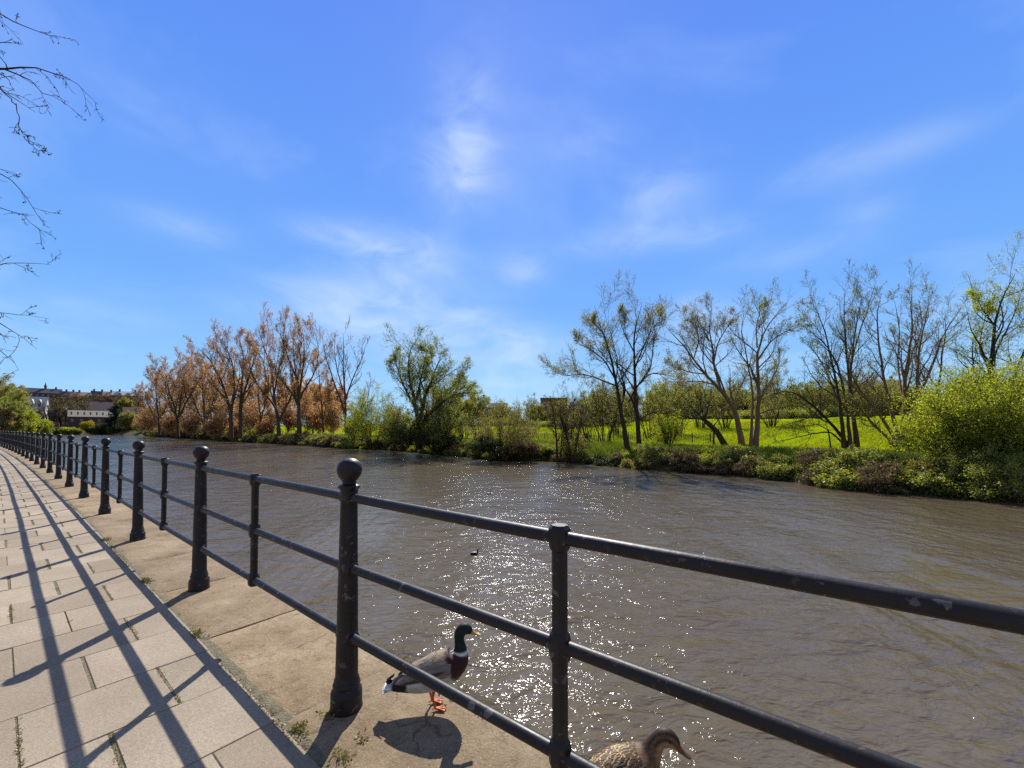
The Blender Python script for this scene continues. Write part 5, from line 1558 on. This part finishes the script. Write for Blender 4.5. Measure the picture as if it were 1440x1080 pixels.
def house(name, label, u, v0, Y, wpx, eaves_px, ridge_px, wall, roof, depth=8.0, chim=(), win=(3, 1), dormers=0, rot=0.0, flat=False, gable=False, group=None, spire=None, skyl=0, dorm_mat=None, cat='house'):
    p = at(u, v0, Y)
    th = abs(math.atan((u - CX) / F))
    w = wpx * Y * math.cos(th) / F
    H = (v0 - eaves_px) / F * Y
    RH = (eaves_px - ridge_px) / F * Y
    rz = math.atan2(-p[0], p[1]) + rot
    e = empty(name, p, label, cat, group, rz)
    g = gz(p[0], p[1]) - p[2]
    low = min(-1.5, g - 2.0)
    x, y = w / 2, depth / 2
    m = MB()
    if flat:
        m.box((0, y, (H + low) / 2), (w, depth, H - low)); m.build('wall', [M[wall]], e)
        m = MB(); m.box((0, y, H + 0.25), (w + 0.3, depth + 0.3, 0.5)); rf = m.build('roof', [M[roof]], e)
    else:
        if gable:      # ridge runs away from the viewer
            top = [(0, 0, H + RH), (0, depth, H + RH)]
            V = [(-x, 0, low), (x, 0, low), (x, depth, low), (-x, depth, low), (-x, 0, H), (x, 0, H), (x, depth, H), (-x, depth, H)] + top
            m.add(V, [[0, 1, 5, 4], [1, 2, 6, 5], [2, 3, 7, 6], [3, 0, 4, 7]]); m.add(V, [[4, 5, 8], [6, 7, 9]])
            sl = [((-x - .35, -.35, H - .35 * RH / x), (0, -.35, H + RH), (0, depth + .35, H + RH), (-x - .35, depth + .35, H - .35 * RH / x)), ((0, -.35, H + RH), (x + .35, -.35, H - .35 * RH / x), (x + .35, depth + .35, H - .35 * RH / x), (0, depth + .35, H + RH))]
        else:
            V = [(-x, 0, low), (x, 0, low), (x, depth, low), (-x, depth, low), (-x, 0, H), (x, 0, H), (x, depth, H), (-x, depth, H), (-x, y, H + RH), (x, y, H + RH)]
            m.add(V, [[0, 1, 5, 4], [1, 2, 6, 5], [2, 3, 7, 6], [3, 0, 4, 7]]); m.add(V, [[5, 6, 9], [7, 4, 8]])
            k = .4 * RH / y
            sl = [((-x - .3, -.4, H - k), (x + .3, -.4, H - k), (x + .3, y, H + RH), (-x - .3, y, H + RH)), ((-x - .3, y, H + RH), (x + .3, y, H + RH), (x + .3, depth + .4, H - k), (-x - .3, depth + .4, H - k))]
        m.build('wall', [M[wall]], e)
        m = MB()
        for q in sl:
            q = np.array(q); up = np.array([0, 0, 0.22])
            m.add(np.vstack([q + [0, 0, .02], q + up]), [[3, 2, 1, 0], [4, 5, 6, 7], [0, 1, 5, 4], [1, 2, 6, 5], [2, 3, 7, 6], [3, 0, 4, 7]])
        rf = m.build('roof', [M[roof]], e)
    for c in chim:
        m = MB(); hz = H + (RH if not flat else 0.5)
        m.box((c * x, y, hz + 0.4), (1.3, 0.9, 2.6)); m.box((c * x, y, hz + 1.78), (1.5, 1.1, 0.16))
        for k in (-.35, .35): m.lathe([(0.13, hz + 1.86), (0.11, hz + 2.4), (0.0, hz + 2.4)], 7, (c * x + k, y, 0), 1)
        m.build('chimney', [M['brick_dark'], M['pot']], rf)
    for k in range(dormers):
        xx = (-1 + (2 * k + 1) / dormers) * x * 0.86
        m = MB(); dw = w / dormers * 0.26
        z0 = H + RH * 0.05; z1 = H + RH * 0.42; z2 = H + RH * 0.78
        V = [(xx - dw, -.1, z0), (xx + dw, -.1, z0), (xx + dw, -.1, z1), (xx, -.1, z2), (xx - dw, -.1, z1), (xx - dw, y * .9, z0), (xx + dw, y * .9, z0), (xx + dw, y * .9, z1), (xx, y * .9, z2), (xx - dw, y * .9, z1)]
        m.add(V, [[0, 1, 2, 3, 4]]); m.add(V, [[1, 6, 7, 2], [2, 7, 8, 3], [3, 8, 9, 4], [4, 9, 5, 0]])
        dm = m.build('dormer', [M[dorm_mat or 'frame_white']], rf)
        m = MB(); m.box((xx, -.13, (z0 + z1) / 2), (dw * 1.2, .06, (z1 - z0) * 0.8)); m.build('window', [M['glass']], e)
    for k in range(skyl):
        xx = (-1 + (2 * k + 1) / skyl) * x
        kk = RH / y
        a, b = 0.25, 0.72
        V = [(xx - w / skyl * .12, y * a, H + RH * a + .26), (xx + w / skyl * .12, y * a, H + RH * a + .26), (xx + w / skyl * .12, y * b, H + RH * b + .26), (xx - w / skyl * .12, y * b, H + RH * b + .26)]
        V2 = [(q[0], q[1], q[2] - .2) for q in V]
        m = MB(); m.add(V + V2, [[0, 1, 2, 3], [0, 4, 5, 1], [1, 5, 6, 2], [2, 6, 7, 3], [3, 7, 4, 0]]); m.build('skylight', [M['glass']], rf)
    cols, rows = win
    for r in range(rows):
        for c in range(cols):
            xx = (-1 + (2 * c + 1) / cols) * x
            zz = H * (r + 0.55) / rows
            ww = min(1.3, w / cols * 0.5); hh = min(1.6, H / rows * 0.5)
            m = MB(); m.box((xx, -0.03, zz), (ww, 0.08, hh)); wo = m.build('window', [M['glass']], e)
            m = MB()
            for dx in (-.5, 0, .5): m.box((xx + dx * ww, -.07, zz), (.1, .08, hh + .1))
            for dz in (-.5, .5): m.box((xx, -.072, zz + dz * hh), (ww - .1, .07, .12))
            m.build('frame', [M['frame_white']], wo)
    if spire:
        m = MB(); sx = spire * x
        m.box((sx, y, H + RH + .8), (1.6, 1.6, 2.4)); m.lathe([(1.3, H + RH + 2.0), (0.55, H + RH + 3.6), (0.12, H + RH + 6.0), (0.0, H + RH + 6.2)], 8, (sx, y, 0))
        m.build('spire', [M['roof_slate']], rf)
    return e

house('long_building', 'long dark brick building with slate roof and small spire on the skyline', 52, 566, 392, 72, 552, 545.5, 'brick_dark', 'roof_slate', 11, (0.75,), (9, 2), spire=0.32, cat='building')
GT = 'terraced houses on the skyline of the town'
tl = ['narrow dark terraced house next to the long spired building', 'terraced house with broad chimney second from the spired building', 'terraced house with pale patched roof in the middle of the skyline row', 'dark terraced house with twin chimneys beyond the pale patched one', 'end terraced house beside the gabled house with pale dormers']
for i in range(5):
    house('terraced_house', tl[i], 92 + i * 15.5, 567, 388 - i * 3, 19, 556.5 + (i % 2), 550 + (i * 7 % 3) * 0.8, ('brick_brown', 'brick_red', 'brick_dark', 'brick_brown', 'brick_red')[i], ('roof_slate', 'roof_terra', 'roof_pink', 'roof_slate', 'roof_terra')[i], 8, ((0.1,), (-.5, .4), (0.6,), (-.7, .5), (0.2,))[i], (2, 2), group=GT)
house('gabled_house', 'brick house with pale dormered roof and two tall chimneys on the hill', 180, 567, 372, 44, 556, 550.5, 'brick_red', 'roof_grey', 9, (-.55, .45), (4, 1), dormers=3)
house('dormer_house', 'house with big pale slate roof and three white gabled dormers', 44, 583, 292, 40, 573, 557.5, 'render_white', 'roof_grey', 10, (-.9,), (3, 1), dormers=3, rot=-0.25)
house('tiled_house', 'house with faded pink tiled roof and a central chimney', 138, 584, 335, 42, 576.5, 565, 'brick_brown', 'roof_pink', 9, (0.15,), (4, 1))
house('boathouse_shed', 'long low shed with pale sheet roof and row of skylights by the river', 127, 598, 288, 62, 586, 577.5, 'brick_dark', 'roof_pale', 12, (), (5, 1), skyl=7, cat='shed')
house('cottage', 'white windowed cottage with pale terracotta roof near the river bend', 190, 592, 292, 34, 582.5, 573, 'brick_red', 'roof_terra', 8, (), (3, 1))
for i, (u, w_, l) in enumerate(((53, 17, 'red brick house below the pale dormered roof'), (75, 15, 'red brick house with a tall chimney among bare trees'), (92, 12, 'narrow red brick house beside the long shed'))):
    house('brick_house', l, u, 599, 276 + i * 3, w_, 585, 577, 'brick_red', ('roof_pink', 'roof_slate', 'roof_slate')[i], 8, ((), (0.3,), ())[i], (2, 2), gable=(i != 1))
house('barn_house', 'dark slate roofed house between the willow and the sallow bush far off', 700, 588, 200, 26, 573, 566.5, 'brick_dark', 'roof_slate', 9, (), (3, 1), group=None)
house('barn_house', 'small dark gable just beside the far slate roofed house', 682, 588, 205, 9, 574, 571, 'brick_dark', 'roof_slate', 7, (), (1, 1), gable=True)
house('brick_block', 'tall flat roofed red brick building behind the purple twigged tree', 779, 594, 168, 38, 561, 560.5, 'brick_red', 'roof_slate', 9, (), (3, 2), flat=True, cat='building')
house('brick_annex', 'low dark annex on the side of the flat roofed brick building', 755, 594, 170, 12, 573, 570, 'brick_dark', 'roof_slate', 7, (), (1, 1), cat='building')
house('pale_roofed_house', 'house with long pale roof showing between stems of two clumped trees', 1246, 590, 200, 42, 543, 534, 'render_white', 'roof_grey', 9, (0.4,), (4, 2))

# ---- planting in and around the town
def far_tree(name, label, u, v0, Y, h_px, half_px, leaf, n, sz, bark='bark_brown', limbs=6, cat='tree', group=None, K=(7, 6, 4)):
    p = at(u, v0, Y); b = np.array([p[0], p[1], p[2] - 0.3])
    b[2] = min(b[2], gz(b[0], b[1]))
    h = at(u, v0 - h_px, Y)[2] - b[2]
    half = half_px * Y / F * 0.75
    return tree(name, label, cat, b, auto_limbs(h * 0.92, limbs, half, h * 0.018, fork=0.12), [TW(K[0], 42, 0.42, up=0.2, N=6, wander=0.18, t0=0.12), TW(K[1], 42, 0.5, up=0.1, N=4, wander=0.22), TW(K[2], 42, 0.5, N=4)], M[bark], M[leaf], n, sz, sz * 0.9, group=group, trunk_levels=1)
# tall conifer by the shed
b = drop(161, 600, 270)
t_ = np.linspace(0, 1, 12)
hC = 17.0
limbs = [(np.stack([0 * t_, 0 * t_, t_ * hC], 1), 0.3 * (1 - 0.93 * t_))]
e = tree('conifer_tree', 'dark conical evergreen standing at the end of the long shed', 'tree', b, limbs, [dict(K=90, ang=78, ratio=0.27, up=0.05, wander=0.1, N=6, t0=0.06, lens=np.array([hC * 0.9])), TW(9, 50, 0.4, up=0, N=4)], M['bark_dark'], M['lf_conifer'], 14, 0.6, 0.3, trunk_levels=0)
GBT = 'bare brown trees among the town houses'
for i, (u, v0, Y, hp, hf) in enumerate(((70, 597, 278, 38, 14), (86, 597, 282, 34, 12), (104, 596, 296, 36, 14), (117, 590, 320, 30, 12), (78, 580, 340, 22, 14), (98, 578, 350, 22, 14), (128, 574, 362, 20, 14), (150, 574, 362, 20, 13), (112, 574, 366, 20, 14), (168, 575, 358, 18, 12), (62, 585, 320, 24, 12), (205, 592, 290, 34, 14), (52, 592, 300, 22, 10), (190, 574, 352, 16, 12))):
    far_tree('bare_tree', 'bare brown leafless tree standing among the roofs of the town', u, v0, Y, hp, hf, 'lf_belt2', 0.7, 0.45, group=GBT)
far_tree('garden_tree', 'yellow green spring tree above the cottage roof', 176, 576, 320, 14, 8, 'lf_yellow', 12, 0.6)
far_tree('garden_tree', 'dark rounded tree between conifer and cottage by the water', 178, 606, 262, 26, 11, 'lf_olive', 10, 0.6)
far_tree('garden_tree', 'dull brown scrub tree under the cottage at the waterline', 205, 608, 250, 22, 13, 'lf_belt2', 10, 0.6)
far_tree('forsythia_bush', 'bright yellow flowering bush on the lawn before the long shed', 122, 603, 268, 9, 6, 'lf_forsythia', 14, 0.5, cat='bush', limbs=9)
GW = 'shrubs along the water below the town'
for i, (u, hp, hf, lf) in enumerate(((62, 9, 10, 'lf_willow'), (78, 8, 9, 'lf_dark'), (94, 7, 9, 'lf_bright'), (108, 6, 8, 'lf_willow'), (132, 9, 11, 'lf_dark'), (146, 13, 11, 'lf_dark'), (140, 6, 9, 'lf_bramble'), (182, 10, 11, 'lf_bramble'), (200, 11, 12, 'lf_dark'), (158, 10, 10, 'lf_olive'), (170, 12, 10, 'lf_dark'), (190, 14, 12, 'lf_belt2'), (214, 16, 12, 'lf_belt2'), (228, 14, 12, 'lf_olive'))):
    pq = on_plane(u, 611.2, WZ)
    far_tree('waterside_shrub', {'lf_willow': 'soft green shrub at the water below the town', 'lf_dark': 'dark rounded waterside shrub below the town', 'lf_bright': 'bright green low shrub on the water edge below the town', 'lf_olive': 'olive shrub at the water below the town', 'lf_belt2': 'brown budding shrub at the water near the copper trees', 'lf_bramble': 'brown bramble mound at the water below the town'}[lf], u, 610.5, min(np.hypot(0, pq[1]), 270 if u > 100 else 268), hp, hf, lf, 10, 0.55, cat='bush', group=GW, limbs=8)
GS = 'trees on the green wooded slope'
for i, (u, v0, Y, hp, hf, lf) in enumerate(((8, 606, 215, 62, 20, 'lf_belt'), (24, 607, 225, 40, 13, 'lf_willow'), (40, 607, 235, 26, 12, 'lf_willow'), (-14, 606, 210, 74, 22, 'lf_belt2'), (54, 608, 245, 17, 10, 'lf_bright'), (16, 608, 205, 40, 16, 'lf_willow'), (32, 608, 212, 30, 14, 'lf_bright'), (2, 608, 200, 34, 16, 'lf_belt2'), (48, 609, 225, 15, 10, 'lf_willow'), (64, 609, 250, 14, 9, 'lf_willow'), (-8, 608, 205, 50, 18, 'lf_willow'), (14, 596, 245, 42, 13, 'lf_belt2'), (6, 590, 250, 52, 16, 'lf_belt2'))):
    ll = {'lf_belt': 'tall brownish green tree topping the wooded slope', 'lf_willow': 'soft green tree on the wooded slope', 'lf_bright': 'bright spring green shrub on the lower wooded slope', 'lf_belt2': 'brown budding tree behind the greens of the slope'}[lf]
    far_tree('slope_tree', ll, u, v0, Y, hp, hf, lf, 12, 0.55, group=GS, limbs=8)

# ------------------------------------------------------------------ light and sky
SUN_EL = math.radians(43.0); SUN_AZ = math.radians(0.8)       # azimuth from +Y towards +X
sv = Vector((math.sin(SUN_AZ) * math.cos(SUN_EL), math.cos(SUN_AZ) * math.cos(SUN_EL), math.sin(SUN_EL)))
sl = bpy.data.lights.new('sun', 'SUN'); sl.energy = 5.0; sl.angle = math.radians(0.5); sl.color = (1.0, 0.945, 0.86)
so = bpy.data.objects.new('sun', sl); COL.objects.link(so)
so.rotation_euler = sv.to_track_quat('Z', 'Y').to_euler(); so.location = sv * 50

W = bpy.data.worlds.new('World'); SC.world = W; W.use_nodes = True
t = NT.__new__(NT); t.t = W.node_tree; t.t.nodes.clear()
out = t.n('ShaderNodeOutputWorld'); bg = t.n('ShaderNodeBackground')
sky = t.n('ShaderNodeTexSky'); sky.sky_type = 'NISHITA'; sky.sun_disc = False
sky.sun_elevation = SUN_EL; sky.sun_rotation = SUN_AZ; sky.air_density = 1.0; sky.dust_density = 0.3; sky.ozone_density = 3.0
SKYS = 0.13
tc = t.n('ShaderNodeTexCoord')
dirv = tc.outputs['Generated']
sep = t.n('ShaderNodeSeparateXYZ'); t.l(dirv, sep.inputs[0])
el = sep.outputs['Z']
# clear-air colour by height, dimmed and greyed overhead out of view to mute blue shadows, blended over the sky model's own gradient
k = 0.705 / SKYS
grad = t.ramp(el, [(0.0, (0.38 * k, 0.68 * k, 0.97 * k)), (0.10, (0.28 * k, 0.58 * k, 0.97 * k)), (0.28, (0.163 * k, 0.42 * k, 0.96 * k)), (0.5, (0.122 * k, 0.332 * k, 0.95 * k)), (0.72, (0.10 * k, 0.262 * k, 0.9 * k)), (0.86, (0.09 * k, 0.16 * k, 0.38 * k)), (1.0, (0.08 * k, 0.12 * k, 0.25 * k))])
skyc = t.mix(0.93, sky.outputs[0], grad)
# thin fair-weather cloud: wisps by noise on a high flat layer + a few puffs in their own directions
div = t.math('ADD', t.math('MAXIMUM', el, 0.0), 0.18)
px = t.math('DIVIDE', sep.outputs['X'], div); py = t.math('DIVIDE', sep.outputs['Y'], div)
cmb = t.n('ShaderNodeCombineXYZ'); t.l(px, cmb.inputs[0]); t.l(py, cmb.inputs[1])
wsp = t.noise(cmb.outputs[0], 1.1, 7, 0.55, 0.5)
wisp = t.ramp(wsp, [(0.50, (0, 0, 0)), (0.80, (0.30, 0.30, 0.30))])
fm = t.n('ShaderNodeMapping'); fm.inputs['Scale'].default_value = (1.0, 1.0, 2.2); t.l(dirv, fm.inputs['Vector'])
fine = t.noise(fm.outputs[0], 7.0, 7, 0.58, 0.9)
puff = None
for u, v, ru, rv, st in ((656, 185, 50, 90, 0.50), (640, 240, 62, 46, 0.42), (925, 275, 70, 40, 0.42), (890, 335, 100, 24, 0.36), (570, 355, 90, 30, 0.5), (560, 410, 70, 36, 0.5), (455, 412, 90, 30, 0.42),
                         (730, 382, 40, 24, 0.4), (620, 480, 80, 36, 0.48), (735, 505, 60, 34, 0.42), (730, 472, 50, 14, 0.3), (1165, 240, 80, 34, 0.24), (1210, 300, 50, 40, 0.2), (260, 318, 80, 28, 0.25), (740, 545, 110, 24, 0.28), (1010, 330, 60, 20, 0.2), (1290, 200, 90, 30, 0.2), (480, 330, 70, 22, 0.38), (520, 460, 90, 26, 0.4), (400, 440, 80, 22, 0.3), (660, 445, 60, 20, 0.35), (1100, 360, 90, 26, 0.25), (130, 440, 90, 24, 0.22), (830, 200, 60, 30, 0.2), (980, 455, 50, 40, 0.4), (240, 170, 150, 60, 0.12)):
    d0 = at(u, v, 100.0) - np.array([0, 0, CAMZ]); d0 /= np.linalg.norm(d0)
    right = np.array([d0[1], -d0[0], 0]); right /= np.linalg.norm(right)
    upv = np.cross(right, d0)
    sc_ = 1.0 / F * (np.hypot(1, np.hypot((u - CX) / F, (HV - v) / F)) ** -1.5)
    def dot(vec, s):
        nd = t.n('ShaderNodeVectorMath', operation='DOT_PRODUCT'); t.l(dirv, nd.inputs[0]); nd.inputs[1].default_value = tuple(vec / s)
        return nd.outputs['Value']
    a_ = dot(right, ru * sc_); b_ = t.math('SUBTRACT', dot(upv, rv * sc_), 0.0)
    r2 = t.math('ADD', t.math('MULTIPLY', a_, a_), t.math('MULTIPLY', b_, b_))
    g = t.math('POWER', 2.718, t.math('MULTIPLY', r2, -1.1))
    front = t.math('GREATER_THAN', dot(d0, 1.0), 0.0)
    g = t.math('MULTIPLY', t.math('MULTIPLY', g, front), st)
    puff = g if puff is None else t.math('ADD', puff, g)
pf = t.math('MULTIPLY', puff, t.ramp(fine, [(0.30, (0.18, 0.18, 0.18)), (0.66, (1, 1, 1))]))
cl = t.math('ADD', wisp, t.math('MULTIPLY', pf, 0.8), True)
skyc = t.mix(cl, skyc, (0.80 * k, 0.93 * k, 1.05 * k))
# unseen broken grey cloud added behind the viewpoint, making the fill light less blue
back = t.ramp(t.math('MULTIPLY', sep.outputs['Y'], -1.0), [(-0.0, (0, 0, 0)), (0.35, (1, 1, 1))])
fill_cloud = t.ramp(t.noise(dirv, 2.6, 6, 0.55, 0.3), [(0.38, (0, 0, 0)), (0.58, (1, 1, 1))])
skyc = t.mix(t.math('MULTIPLY', back, fill_cloud), skyc, (0.42 * k, 0.385 * k, 0.36 * k))
t.l(skyc, bg.inputs['Color']); bg.inputs['Strength'].default_value = SKYS
t.l(bg.outputs[0], out.inputs[0])

vs = SC.view_settings
SC.display_settings.display_device = 'sRGB'
vs.view_transform = 'Standard'; vs.look = 'None'; vs.exposure = 0.52; vs.gamma = 1.0
SC.render.engine = 'CYCLES'
cy = SC.cycles
cy.max_bounces = 8; cy.diffuse_bounces = 4; cy.glossy_bounces = 3; cy.transmission_bounces = 3; cy.transparent_max_bounces = 4
cy.caustics_reflective = False; cy.caustics_refractive = False
cy.use_denoising = False
cy.sample_clamp_indirect = 4.0
cy.sample_clamp_direct = 14.0
SC.render.film_transparent = False
